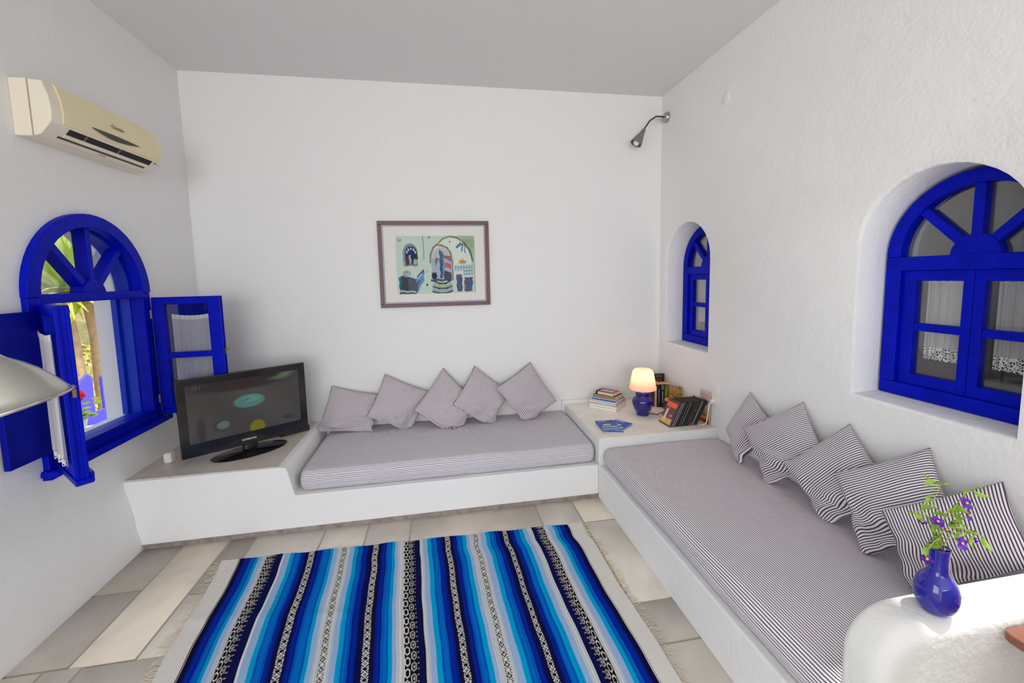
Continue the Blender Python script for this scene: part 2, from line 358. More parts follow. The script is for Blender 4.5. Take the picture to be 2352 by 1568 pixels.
# ------------------------------------------------------------------ masonry benches and ledges
XB, YF, ZS, ZT, XT = 1.005, 2.536, .232, .408, -.935
def rbox(name, a, b, m, parent=None, r=.012, seg=3, label=None): return build(name, MB().box(a, b), m, parent, bevel=r, seg=seg)
bb = empty('built_in_bench', (0, 2.9, 0), 'white plastered built-in bench along the back wall with a raised tiled ledge under the television', 'bench')
mb = MB(); mb.prism([(-1.80, .028), (XB-.0005, .028), (XB-.0005, ZS), (XT+.035, ZS), (XT+.004, ZT-.035), (XT-.004, ZT-.010), (XT-.018, ZT+.001), (XT-.045, ZT+.002), (-1.80, ZT)], 'y', YF, BY)
build('masonry_body', mb, WALL, bb, bevel=.008, seg=3)
bx('stone_plinth', (-1.78, YF+.005, -.004), (XB, BY, .03), mat('mottled_grey_plinth', rgb(158, 146, 142), .9, bump=.6, bscale=80, var=.4, vscale=25), bb, 0)  # grey-mauve stone base strip, randomly mottled
def tiles(name, parent, x0, x1, y0, y1, z, cuts, m):
    mb = MB(); xs = [x0]+cuts+[x1]
    for a, b in zip(xs[:-1], xs[1:]): mb.box((a+.0012, y0, z-.01), (b-.0012, y1, z))
    return build(name, mb, m, parent, bevel=.001, seg=1)
TILE = mat('pale_marble_tile', rgb(216, 206, 192), .35, var=.5, vscale=4, c2=rgb(196, 186, 174), bump=.1, bscale=20, bdist=.004)
tiles('tiled_top', bb, -1.80, XT-.05, YF+.012, BY-.01, ZT+.006, [-1.557, -1.25], TILE)
ct = empty('corner_table', (1.44, 2.94, 0), 'white masonry corner block with pale stone top carrying lamp and books', 'side table')
rbox('body', (XB, YF-.003, -.004), (RX, BY, ZT-.006), WALL, ct, .006)
tiles('stone_top', ct, XB+.004, RX, YF+.002, BY, ZT+.004, [1.297, 1.62], mat('cream_stone_top', rgb(246, 240, 230), .4, var=.4, vscale=5, c2=rgb(232, 225, 214)))
rbox('plaster_upstand', (.985, BY-.022, ZS), (RX-.002, BY, .442), WALL, ct, .003)
rb = empty('built_in_bench', (1.44, 1.7, 0), 'white plastered built-in bench running along the right wall below both windows', 'bench')
rbox('seat_base', (XB, .84, -.004), (RX, YF-.003, ZS), WALLR, rb, .01)
# low rounded end wall
pw = empty('low_end_wall', (1.45, .81, 0), 'low white plastered end wall with rounded corner carrying the blue vase', 'low wall')
prof = [(1.030, -.004), (1.026, .20), (1.026, .42)]
prof += [(1.026+.14-.14*math.cos(math.radians(a)), .496+.118*math.sin(math.radians(a))) for a in range(0, 91, 10)]+[(1.4, .617), (RX, .617), (RX, -.004)]
def rim(dx, y, n=len(prof)):
    out = []
    for i, p in enumerate(prof):
        if i >= n-2 or i == 0: q = (p[0]+(dx if i == 0 else 0), p[1]-(dx if i == n-2 else 0))
        else:
            a = Vector(prof[i-1]); b = Vector(prof[i+1]); t = (b-a).normalized(); nn = Vector((t[1], -t[0])); q = (p[0]+nn[0]*dx, p[1]+nn[1]*dx)
        out.append((q[0], y, q[1]))
    return out
rows = [rim(.062, .757), rim(.040, .757)]+[rim(.040*(1-math.sin(math.radians(a))), .797-.040*math.cos(math.radians(a))) for a in range(15, 91, 15)]
rows += [rim(.022*(1-math.cos(math.radians(a))), .845+.022*math.sin(math.radians(a))) for a in range(0, 91, 15)]
n = len(prof); mb = MB()
mb.add([q for r in rows for q in r], [(i*n+k, i*n+k+1, (i+1)*n+k+1, (i+1)*n+k) for i in range(len(rows)-1) for k in range(n-1)]+[tuple(range(n)), tuple((len(rows)-1)*n+k for k in reversed(range(n)))])
build('plastered_body', mb, plaster('rough_end_wall_plaster', rgb(230, 230, 228), .0030, .004), pw, smooth=True, angle=50)

# ------------------------------------------------------------------ mattresses
def mattress(name, along, a0, a1, b0, b1, z0, z1, label, sag):
    """rounded slab; `along` axis = stripe direction"""
    r = .045; prof = []      # (b, z) going round the cross-section
    def arc(cb, cz, a, b, n=6): return [(cb+r*math.cos(math.radians(a+(b-a)*k/n)), cz+r*math.sin(math.radians(a+(b-a)*k/n))) for k in range(n+1)]
    ins = .012
    bot = lambda t: (b0+r+(b1-b0-2*r)*t, z0)
    prof += arc(b0+r, z0+r, 270, 180)+[(b0-.004, (z0+z1)/2)]+arc(b0+r, z1-r, 180, 90)
    nb = 30; prof += [(b0+r+(b1-b0-2*r)*k/nb, z1) for k in range(1, nb)]
    prof += arc(b1-r, z1-r, 90, 0)+arc(b1-r, z0+r, 0, -90)
    prof += [(b1-r+(b0-b1+2*r)*k/6, z0) for k in range(1, 6)]
    L = [0]
    for p, q in zip(prof[:-1], prof[1:]): L.append(L[-1]+math.hypot(q[0]-p[0], q[1]-p[1]))
    seam = L[19]
    na = 60; As = []
    ends = [(0, .05), (.004, .03), (.012, .014), (.028, .004), (.05, 0)]
    for d, s in ends: As.append((a0+d, s))
    As += [(a0+.05+(a1-a0-.1)*k/na, 0) for k in range(1, na)]
    for d, s in reversed(ends): As.append((a1-d, s))
    vs = []; uv = []; cb, cz = (b0+b1)/2, (z0+z1)/2
    for a, s in As:
        for (b, z), l in zip(prof, L):
            bb = b+(s if b < cb else -s)*(1 if abs(b-cb) > (b1-b0)/2-.06 else .6); zz = z+(s if z < cz else -s)*.6
            if z > z1-.03: zz += sag*(math.sin(a*5.1+b*3)*.4+math.sin(a*11+b*7)*.2) + .006*math.sin(math.pi*min(1, max(0, (b-b0)/(b1-b0))))
            elif z < z0+.01: zz = z0+s*.3
            else: bb += .003*math.sin(a*9+z*20)*(1 if b < cb else 0)
            zz = max(zz, z0)
            vs.append((a, bb, zz) if along == 'x' else (bb, a, zz)); uv.append((l+.0008*math.sin(a*13), a))
    m = len(prof); mb = MB(); f = []
    for i in range(len(As)-1):
        for k in range(m):
            q = ((i*m+k), (i*m+(k+1) % m), ((i+1)*m+(k+1) % m), ((i+1)*m+k)); f.append(q if along == 'x' else q[::-1])
    c0 = tuple(range(m)); c1 = tuple((len(As)-1)*m+k for k in range(m)); f += [c0[::-1] if along == 'x' else c0, c1 if along == 'x' else c1[::-1]]
    mb.add(vs, f); return tag(build(name, mb, TICKM, smooth=True, angle=180, uvs=uv), label, 'mattress')
mattress('mattress', 'x', -.885, .998, 2.562, BY-.012, ZS+.001, .357, 'grey and white ticking striped mattress on the bench along the back wall', .006)
mattress('mattress', 'y', .868, 2.522, 1.02, RX-.008, ZS+.001, .357, 'grey and white ticking striped mattress on the bench along the right wall', .005)

# ------------------------------------------------------------------ cushions
ZM = .357
SEAM = mat('seam_thread', rgb(150, 140, 152), .9)
def cushion(P, su, label, group, fold=.12, thick=.105, seed=0, foldc=0):
    A, B, C_, D = [np.array(p) for p in P]; n = 40; r = np.random.default_rng(seed)
    nrm = np.cross(B-A, D-A); nrm /= np.linalg.norm(nrm)
    if np.dot(nrm, np.array([0, 0, 1.5])-A) < 0: nrm = -nrm
    U = (np.linalg.norm(B-A)+np.linalg.norm(C_-D))/2; Vv = (np.linalg.norm(D-A)+np.linalg.norm(C_-B))/2
    s, t = np.meshgrid(np.linspace(0, 1, n), np.linspace(0, 1, n), indexing='ij')
    ph = r.uniform(0, 6.28, 8)
    pin = .012
    s2 = s+pin*np.sin(np.pi*t)*(1-2*s)*4*0.5*np.abs(1-2*s)*1.0
    t2 = t+pin*np.sin(np.pi*s)*(1-2*t)*4*0.5*np.abs(1-2*t)*1.0
    base_ = (1-s2)[..., None]*(1-t2)[..., None]*A+s2[..., None]*(1-t2)[..., None]*B+s2[..., None]*t2[..., None]*C_+(1-s2)[..., None]*t2[..., None]*D
    e = (4*s*(1-s))*(4*t*(1-t)); prof_ = np.clip(e, 0, 1)**.42
    # creases running in from the corner that carries the weight
    q = (s+t)/2 if foldc == 0 else t
    d1 = s-t
    w = np.clip((q-.55)/.35, 0, 1)
    cre = w*(.030*np.sin(9*q*2.2+5*d1+ph[0])+.014*np.sin(25*q+9*d1*np.cos(ph[1])+ph[2])) + .004*np.sin(7*s+ph[3])*np.sin(6*t+ph[4])
    cre += w*.026*((1-np.abs(np.sin(7.5*q+4.2*d1*math.cos(ph[3])+ph[4])))**4-.15) - w*.016*(1-np.abs(np.sin(11*q-3*d1+ph[6])))**5
    side_ = (B-D)/np.linalg.norm(B-D); base_ = base_+(w*(.010*np.sin(19*q+ph[0])+.006*np.sin(41*q+ph[1])))[..., None]*side_
    cre += .006*np.exp(-((d1-.3*math.sin(ph[5]))/.05)**2)*w
    vs = []; uv = []
    for side in (1, -1):
        T = thick/2*prof_ + cre*np.minimum(1, e*3)*(1 if side > 0 else .3)
        T = np.maximum(T, 0)
        X = base_+side*T[..., None]*nrm + nrm*.0
        # rest on the mattress: what would sink below the top is pushed out sideways instead
        low = ZM+.004-X[..., 2]; push = np.clip(low, 0, None)
        X[..., 2] += push*(1-.0)
        X[..., 2] += np.where(push > 0, .35*np.sqrt(push*.02)*np.abs(np.sin(18*s+14*t+ph[6])), 0)
        outv = nrm.copy(); outv[2] = 0; outv /= np.linalg.norm(outv)
        X += (push*.35)[..., None]*outv*(1 if side > 0 else .2)
        ok = np.array([RX-.004, BY-.005])
        X[..., 0] = np.minimum(X[..., 0], ok[0]); X[..., 1] = np.minimum(X[..., 1], ok[1])
        vs.append(X.reshape(-1, 3)); u = (s*U if su == 'u' else t*Vv)+.0012*np.sin(12*t+10*s+ph[7]); uv.append(np.stack([u.ravel()+3, t.ravel()], -1))
    mb = MB(); G = gridf(n, n); nn = n*n
    mb.add([tuple(v) for v in np.concatenate(vs)], [])
    # orient faces outwards
    fr = np.cross(B-A, D-A); flip = np.dot(fr, nrm) > 0
    f1 = G if flip else G[:, ::-1]; f2 = (G[:, ::-1] if flip else G)+nn
    mb.f += [tuple(f) for f in f1]+[tuple(f) for f in f2]; 
    idx = np.arange(nn).reshape(n, n)
    bord = list(idx[:, 0])+list(idx[-1, 1:])+list(idx[-2::-1, -1])+list(idx[0, -2:0:-1])
    for i in range(len(bord)):
        a, b = bord[i], bord[(i+1) % len(bord)]; q = (b, a, a+nn, b+nn); mb.f.append(tuple(q) if flip else tuple(q[::-1]))
    mb.mi = [0]*len(mb.f)
    c = np.concatenate(vs)
    par = empty('cushion', (float(c[:, 0].mean()), float(c[:, 1].mean()), ZM), label, 'cushion', group)
    o = build('ticking_cover', mb, TICK, par, smooth=True, angle=180, uvs=np.concatenate(uv))
    # sewn edge seam
    B0 = vs[0][bord]; path = [tuple((B0[i]+vs[1][bord[i]])/2) for i in range(0, len(bord), 3)]; path.append(path[0])
    sm = MB().tube(path, .0014, 5, caps=False); build('edge_seam', sm, SEAM, par, smooth=True)
    return par
GB, GR = 'striped scatter cushions along the back wall', 'striped scatter cushions along the right wall'
CU = [
 ([[-0.853, 3.31, 0.694], [-0.51, 3.276, 0.611], [-0.543, 3.167, 0.351], [-0.945, 3.185, 0.386]], 'u', 'striped cushion nearest the television, standing almost square on its lower edge', GB, 1),
 ([[-0.455, 3.31, 0.762], [-0.124, 3.263, 0.612], [-0.268, 3.171, 0.315], [-0.578, 3.153, 0.484]], 'u', 'striped cushion second from the television, tilted with its peak at the left', GB, 0),
 ([[-0.002, 3.31, 0.784], [0.262, 3.227, 0.503], [0.066, 3.092, 0.268], [-0.231, 3.125, 0.516]], 'v', 'middle striped cushion of the back row, crumpled at the bottom with cross-running stripes', GB, 0),
 ([[0.249, 3.31, 0.787], [0.532, 3.268, 0.562], [0.352, 3.145, 0.31], [0.06, 3.133, 0.533]], 'u', 'striped cushion fourth from the television, overlapped on its right by the last one', GB, 0),
 ([[0.713, 3.31, 0.793], [0.903, 3.205, 0.481], [0.632, 3.146, 0.304], [0.407, 3.184, 0.629]], 'u', 'striped cushion of the back row nearest the corner table, standing on one corner', GB, 0),
 ([[1.86, 2.214, 0.761], [1.817, 1.951, 0.626], [1.715, 2.13, 0.345], [1.74, 2.262, 0.518]], 'u', 'farthest striped cushion on the right wall, folded in at the middle, next to the socket', GR, 0),
 ([[1.86, 1.834, 0.812], [1.785, 1.618, 0.602], [1.694, 1.87, 0.345], [1.7, 2.065, 0.599]], 'u', 'second striped cushion from the corner table on the right wall, leaning over the folded one', GR, 0),
 ([[1.86, 1.583, 0.783], [1.792, 1.33, 0.602], [1.69, 1.514, 0.329], [1.68, 1.756, 0.53]], 'u', 'middle striped cushion of the right wall row, standing on a crumpled corner', GR, 0),
 ([[1.86, 1.262, 0.801], [1.753, 1.078, 0.574], [1.642, 1.309, 0.338], [1.683, 1.487, 0.61]], 'u', 'striped cushion with near-level stripes below the large window, behind the nearest one', GR, 0),
 ([[1.86, 1.047, 0.771], [1.747, 0.888, 0.597], [1.585, 1.093, 0.349], [1.622, 1.239, 0.586]], 'v', 'nearest striped cushion on the right wall, behind the flowers in the blue vase', GR, 0)]
for k, (P, su, lab, g, fc) in enumerate(CU): cushion(P, su, lab, g, seed=k+3, foldc=fc, thick=.10 if k < 5 else .095)

# ------------------------------------------------------------------ rug
nvy, ryl, blu, tea, lgt, wht = col3(8, 16, 78), col3(0, 42, 168), col3(0, 112, 205), col3(0, 158, 212), col3(158, 188, 228), col3(226, 226, 222)
blk, cnv = col3(28, 14, 22), col3(226, 222, 216)
ends_ = [.0049, .0146, .032, .0461, .0537, .065, .0753, .097, .1193, .1209, .1268, .1426, .1534, .1735, .1859, .1951, .2125, .219, .2331, .2569, .2651, .277, .2894, .3035, .3138, .3263, .3371, .3518, .3669, .381, .3973, .407, .4217, .4379, .4461, .4569, .4737, .5024, .5182, .5209, .5312, .5442,
 .5555, .5734, .5892, .5978, .613, .6228, .6342, .6515, .6629, .6732, .6856, .7003, .7095, .7252, .7371, .7545, .768, .781, .7946, .8049, .8173, .8331, .8466, .8613, .8759, .8932, .9133, .916, .9301, .9453, .9556, .967, .9832, .9955, 1.0001]
codes = 'e n r b t l w G N k w l t b r n P n r b t l w Q w l t b r n P n r b t l w G N k w l t b r n P n r b t l w Q w l t b r n P n r b t l w N G k w l t b r n e'.split()
assert len(ends_) == len(codes), (len(ends_), len(codes))
CM = dict(n=nvy, r=ryl, b=blu, t=tea, l=lgt, w=wht, k=blk)
nx, ny = 1000, 400
T = np.linspace(-.048, 1.044, nx); Wm = np.linspace(0, 1.22, ny)
tt, ww = np.meshgrid(T, Wm, indexing='ij')
wob = .0022*np.sin(ww*9+tt*5)+.0010*np.sin(ww*31+tt*19)
tw = tt
colr = np.zeros(tt.shape+(3,)); start = 0.0
colr[:] = cnv
Wd = 1.845
def ringp(a, q, r0, r1, asp=1.0):
    d = a+q; return (d < r1) & (d > r0)
for e_, c in zip(ends_, codes):
    m_ = (tw >= start) & (tw < e_); wd = (e_-start)
    f = (tw-start)/wd
    if c in CM:
        colr[m_] = CM[c]
        # thin weft lines next to each colour change
        nb = {'r': nvy, 'b': ryl, 't': np.minimum(tea*1.35, 1), 'w': lgt*.72, 'n': blk}.get(c)
        if nb is not None and wd > .008:
            dm = np.minimum(f, 1-f)*wd*Wd
            ln = m_ & (((dm > .0026) & (dm < .0046)) | ((dm > .0072) & (dm < .0088)))
            colr[ln] = nb*.8+CM[c]*.2
    elif c == 'e':
        edge = (tw if start < .5 else 1-tw)*Wd
        cc = np.where((edge < .0028)[..., None], blk, np.where((edge < .006)[..., None], wht, blk)); colr[m_] = cc[m_]
    elif c in 'PQ':
        per = .046; ph = (ww/per) % 1; q = np.abs(ph-.5)*2; a = np.abs(f-.5)*2
        on = ((a*.75+q*1.5 < .80) & (a*.75+q*1.5 > .42)) | (a*.9+q*2 < .2)
        on |= (np.abs((q-.52)*1.25-a*.6) < .10) & (q > .5)
        on |= ((a-.78)**2*1.0+((q-.52)*1.2)**2 < .030) | ((a-.80)**2+((q-.93)*1.2)**2 < .02)
        fg, bgc = (wht, blk) if c == 'P' else (blk, wht)
        colr[m_ & on] = fg; colr[m_ & ~on] = bgc
    elif c in 'GN':
        rev = start > .8; g = 1-f if rev else f
        per = .050
        if c == 'G':
            on = np.zeros(tt.shape, bool)
            for k_, c0 in enumerate((.22, .72)):
                ph = (ww/per+.5*k_) % 1; q = np.abs(ph-.5)*2; a = np.abs(g-c0)/.26
                d = np.maximum(q*.9+a*.45, a)
                on |= ((d < .80) & (d > .55)) | ((d < .28) & (c0 > .5))
            colr[m_ & on] = np.where((g > .55)[..., None], wht*.55, wht)[m_ & on]; colr[m_ & ~on] = blk
        else:
            ph = (ww/per) % 1; q = np.abs(ph-.5)*2; a = np.abs(g-.35)/.4
            d = np.maximum(q*.9+a*.45, a); on = ((d < .85) & (d > .5) & (g < .75))
            ln = (g < .22) & (np.abs(q-.5) < .12)
            colr[m_] = nvy*1.25; colr[m_ & on] = blk*.6+nvy*.4; colr[m_ & ln] = wht*.45
    start = e_
slub = (rng.random(tt.shape) < .0012)[..., None]; colr = np.where(slub, colr*.6, colr)*(1+.10*(rng.random(tt.shape)-.5))[..., None]
yb = 2.343+(2.289-2.343)*np.clip(tt, 0, 1)
colr *= np.where(tt[..., None] < 0, 1, np.where(tt[..., None] > 1, 1, .93))
Y = yb-ww - .004*np.sin(tt*40)*(ww < .02)
XL = -1.135+.128*ww; XR = .71+.035*ww
XL = XL+.006*np.sin(ww*8)*1.0; XR = XR+.010*np.exp(-((ww-.12)/.05)**2)*-1+.004*np.sin(ww*10)
X = XL+(XR-XL)*tt+wob
Z = .005+.0022*np.sin(tt*23+ww*4)*np.sin(ww*7)+.0012*np.sin(tt*61)+.0035*np.exp(-((ww-.42-.2*tt)/.03)**2)*(tt < .35)
Z[0, :] = .0015; Z[-1, :] = .0015; Z[:, 0] = .001; Z = np.maximum(Z, .0012)
rugE = empty('rug', (-.2, 1.8, 0), 'large blue and white striped woven rug with black diamond bands on the stone floor', 'rug')
RUG = attr_mat('woven_rug', rough=.98, spec=.05, bump=.002)
painted('woven_field', np.stack([X, Y, Z], -1).reshape(-1, 3), gridf(nx, ny)[:, ::-1] if False else gridf(nx, ny)[:, ::-1], np.clip(colr, 0, 1).reshape(-1, 3), RUG, rugE)
FR = mat('cream_fringe_thread', rgb(214, 202, 182), .95)
for side, name in ((0, 'left'), (1, 'right')):
    mb = MB(); r2 = random.Random(side)
    for k in range(150):
        w = .02+1.15*k/150+r2.uniform(-.004, .004); j = int(w/1.22*(ny-1)); i = 0 if side == 0 else nx-1
        x, y = X[i, j], Y[i, j]; L = r2.uniform(.025, .06); sgn = -1 if side == 0 else 1; a = r2.uniform(-.9, .7)
        pts = [(x-sgn*.004, y, .002)]; 
        for q in range(1, 5):
            a += r2.uniform(-.35, .5); px = pts[-1]; pts.append((px[0]+sgn*L/4*math.cos(a), px[1]-L/4*math.sin(a), .0022))
        mb.tube(pts, .0011, 4)
    o = build('fringe', mb, FR, rugE); o['kind'] = 'stuff'

# ------------------------------------------------------------------ windows on the right
def band(mb, cy, zs, a0, b0, a1, b1, x0, x1, ang0=0, ang1=180, n=28):
    """arched band between ellipse (a0,b0) and (a1,b1)"""
    P = lambda a, b, th: (cy+a*math.cos(th), zs+b*math.sin(th))
    vs = []; 
    for k in range(n+1):
        th = math.radians(ang0+(ang1-ang0)*k/n)
        for (a, b) in ((a0, b0), (a1, b1)):
            y, z = P(a, b, th); vs += [(x0, y, z), (x1, y, z)]
    fs = [(0, 1, 3, 2), (4*n, 4*n+2, 4*n+3, 4*n+1)]
    for k in range(n):
        i = 4*k; j = i+4
        fs += [(i, i+2, j+2, j), (i+1, j+1, j+3, i+3), (i, j, j+1, i+1), (i+2, i+3, j+3, j+2)]
    mb.add(vs, fs)
def spoke(mb, cy, zc, th, r0, r1, w, x0, x1, ky=1, kz=1):
    d = Vector((math.cos(th)*ky, math.sin(th)*kz)); u = d.normalized(); p = Vector((-u[1], u[0]))*w/2
    a = Vector((cy, zc))+d*r0; b = Vector((cy, zc))+d*r1
    mb.prism([tuple(a-p), tuple(b-p), tuple(b+p), tuple(a+p)], 'x', x0, x1)
def net_mat():
    m, nt, p = base('net_curtain'); out = nt.nodes['Material Output']
    p.inputs['Base Color'].default_value = rgb(236, 236, 236); p.inputs['Roughness'].default_value = .9
    t = N(nt, 'BsdfTransparent'); tl_ = N(nt, 'BsdfTranslucent'); tl_.inputs[0].default_value = rgb(225, 225, 228)
    a1_ = N(nt, 'MixShader'); a1_.inputs[0].default_value = .35; nt.links.new(p.outputs[0], a1_.inputs[1]); nt.links.new(tl_.outputs[0], a1_.inputs[2])
    mx = N(nt, 'MixShader'); mx.inputs[0].default_value = .86; nt.links.new(t.outputs[0], mx.inputs[1]); nt.links.new(a1_.outputs[0], mx.inputs[2]); nt.links.new(mx.outputs[0], out.inputs[0])
    return m
def lace_mat():
    m, nt, p = base('crochet_lace'); out = nt.nodes['Material Output']
    p.inputs['Base Color'].default_value = rgb(238, 238, 236); p.inputs['Roughness'].default_value = .9
    tc = N(nt, 'TexCoord'); v = N(nt, 'TexVoronoi', feature='DISTANCE_TO_EDGE'); v.inputs['Scale'].default_value = 105; nt.links.new(tc.outputs['Object'], v.inputs['Vector'])
    g = N(nt, 'Math', operation='LESS_THAN'); g.inputs[1].default_value = .17; nt.links.new(v.outputs[0], g.inputs[0])
    t = N(nt, 'BsdfTransparent'); mx = N(nt, 'MixShader'); nt.links.new(g.outputs[0], mx.inputs[0]); nt.links.new(t.outputs[0], mx.inputs[1]); nt.links.new(p.outputs[0], mx.inputs[2]); nt.links.new(mx.outputs[0], out.inputs[0])
    return m
NET, LACE = net_mat(), lace_mat(); HEM = mat('curtain_hem', rgb(232, 232, 230), .9)
DARKW = mat('dark_outer_shutter', rgb(92, 90, 88), .55)
def right_window(idx, cy, lab, labs_curt):
    X0 = RX+.150; x1 = X0+.05
    par = empty('window_%d' % idx, (X0, cy, .92)); par['kind'] = 'structure'; par['label'] = lab
    hw = .315; zb, zt, top = 1.49, 1.55, 1.875
    mb = MB(); ztop = top-zt
    band(mb, cy, zt, hw-.055, ztop-.055, hw, ztop, X0, x1)
    mb.box((X0, cy-hw, .985), (x1, cy-hw+.062, zt-.0005)); mb.box((X0, cy+hw-.062, .985), (x1, cy+hw, zt-.0005))
    mb.box((X0-.001, cy-hw+.05, zb), (x1-.004, cy+hw-.05, zt)); mb.box((X0, cy-hw, .928), (x1, cy+hw, .985))
    build('frame', mb, BLUE, par, bevel=.004)
    mb = MB()
    for th in (45, 90, 135): spoke(mb, cy, zt, math.radians(th), .06, hw-.04, .034, X0+.010, x1-.006, 1, (ztop-.03)/(hw-.03))
    band(mb, cy, zt, .001, .001, .078, .078, X0+.006, x1-.008)
    build('fanlight_bars', mb, BLUE, par, bevel=.003)
    mb = MB(); mb.prism([(cy+(hw-.04)*math.cos(math.pi*k/20), zt+(ztop-.04)*math.sin(math.pi*k/20)) for k in range(21)], 'x', x1-.016, x1-.013); build('fanlight_pane', mb, GLASS, par)
    for s in (1, -1):
        mb = MB(); ya, yb_ = (cy, cy+hw-.062) if s > 0 else (cy-hw+.062, cy)
        xs, xe = X0+.018, X0+.048; zl, zh = .985, zb
        out_w, in_w = .052, .034
        y0i = ya+(in_w if s > 0 else out_w); y1i = yb_-(out_w if s > 0 else in_w)
        sash = empty('tmp', (xs, ya, zl)); 
        mb.box((xs, ya+.001, zl), (xe, y0i, zh)); mb.box((xs, y1i, zl), (xe, yb_-.001, zh))
        mb.box((xs, y0i, zh-.045), (xe, y1i, zh)); mb.box((xs, y0i, zl), (xe, y1i, zl+.028+.02)); mb.box((xs+.003, y0i, 1.226), (xe-.003, y1i, 1.26))
        bpy.data.objects.remove(sash)
        so = build('casement_sash', mb, BLUE, par, bevel=.002)
        for z0_, z1_ in ((zl+.04, 1.23), (1.255, zh-.04)):
            pm = MB().box((xe-.012, y0i-.004, z0_), (xe-.009, y1i+.004, z1_)); po = build('pane', pm, GLASS, so)
        # net curtain behind the sash
        cx_ = xe+.022; n_ = 30; ty0, ty1 = y0i+(.0 if s > 0 else .0)-.004, y1i+.001-(.012)
        if s < 0: ty0, ty1 = y0i-.006, y1i-.010
        def sheet(za, zbm, wav=.004):
            vs = []; mm = 2
            for k in range(n_+1):
                y = ty0+(ty1-ty0)*k/n_; xo = cx_+wav*math.sin(k*1.1+cy)+.002*math.sin(k*2.7)
                vs += [(xo, y, za), (xo+.001, y, zbm)]
            b = MB(); b.add(vs, [(2*k, 2*k+1, 2*k+3, 2*k+2) for k in range(n_)]); return b
        cur = empty('net_curtain', (cx_, (ty0+ty1)/2, 1.1), labs_curt[0 if s > 0 else 1], 'curtain')
        build('net_panel', sheet(1.155, 1.435), NET, cur); build('top_hem', sheet(1.435, 1.448, .0042), HEM, cur)
        lc = MB(); vs = []
        for k in range(n_+1):
            y = ty0+(ty1-ty0)*k/n_; xo = cx_+.004*math.sin(k*1.1+cy); zz = 1.105-.006*abs(math.sin(k*.8))
            vs += [(xo, y, 1.155), (xo, y, zz)]
        lc.add(vs, [(2*k, 2*k+2, 2*k+3, 2*k+1) for k in range(n_)]); build('lace_border', lc, LACE, cur)
        bx('curtain_wire', (cx_-.002, y0i-.02, 1.440), (cx_+.001, y1i+.02, 1.442), STEEL, cur, 0)
    mb = MB(); mb.prism(arch(cy, .33, .9, 1.56, 1.90), 'x', RX+.335, RX+.36); 
    for k in range(1): mb.box((RX+.322, cy-.012, .93), (RX+.336, cy+.012, 1.55))
    build('outer_shutter', mb, DARKW, par)
right_window(2, NICHE[0][1], 'large blue arched window in a deep white niche above the right-hand bench',
   ['white net curtain with lace edge in the left casement of the large window', 'lace-edged white net curtain in the right casement of the large window, cut off'])
right_window(3, NICHE[1][1], 'blue arched window in a deep white niche beside the back corner, above the books',
   ['white net curtain with lace edge in the far casement of the corner window', 'white net curtain in the near casement of the corner window, hidden by the niche'])

# ------------------------------------------------------------------ left window
cy = 2.425
w1 = empty('window_1', (LX, cy, .7)); w1['kind'] = 'structure'; w1['label'] = 'open blue arched window with fanlight looking onto the garden'
xi, xo = LX+.030, LX-.045
mb = MB(); zs, zt = 1.455, 1.855
band(mb, cy, zs, .312, .335, .375, .40, xo, xi)
mb.box((xo, 2.052, .701), (xi-.006, 2.112, zs-.0005)); mb.box((xo, 2.738, .701), (xi-.006, 2.798, zs-.0005)); mb.box((xo, 2.10, 1.425), (xi-.003, 2.75, 1.468)); mb.box((xo+.001, 2.10, .7015), (xi-.012, 2.75, .755))
build('frame', mb, BLUE, w1, bevel=.004)
mb = MB()
band(mb, cy, zs, .300, .322, .332, .355, xo-.06, xo+.01); 
for a, b in ((2.098, 2.118), (2.732, 2.752)): mb.box((LX-.115, a, .73), (xo+.002, b, zs))
mb.box((LX-.115, 2.10, .72), (xo+.002, 2.75, .745)); mb.box((LX-.13, 2.735, .745), (LX-.10, 2.715, zs)); mb.box((LX-.13, 2.115, .745), (LX-.10, 2.13, zs)); mb.box((LX-.115, 2.11, 1.43), (xo, 2.74, 1.46))
build('frame_lining', mb, mat('bright_blue_paint', rgb(0, 52, 190), .4, spec=.25), w1, bevel=.003)
mb = MB()
for th in (47, 90, 133): spoke(mb, cy, zs, math.radians(th), .05, .315, .030, LX-.055, LX+.004, 1, 1.07)
band(mb, cy, zs, .001, .001, .072, .078, LX-.05, LX+.010)
build('fanlight_bars', mb, BLUE, w1, bevel=.003)
mb = MB(); mb.prism([(cy+.318*math.cos(math.pi*k/20), zs+.34*math.sin(math.pi*k/20)) for k in range(21)], 'x', LX-.048, LX-.045); build('fanlight_pane', mb, GLASS, w1)
mb = MB(); mb.box((LX-.02, 2.04, .672), (LX+.062, 2.835, .700)); mb.box((LX-.01, 2.05, .655), (LX+.03, 2.83, .673)); mb.box((xo-.02, 2.11, .7), (LX+.02, 2.74, .722)); build('sill_board', mb, BLUE, w1, bevel=.005)
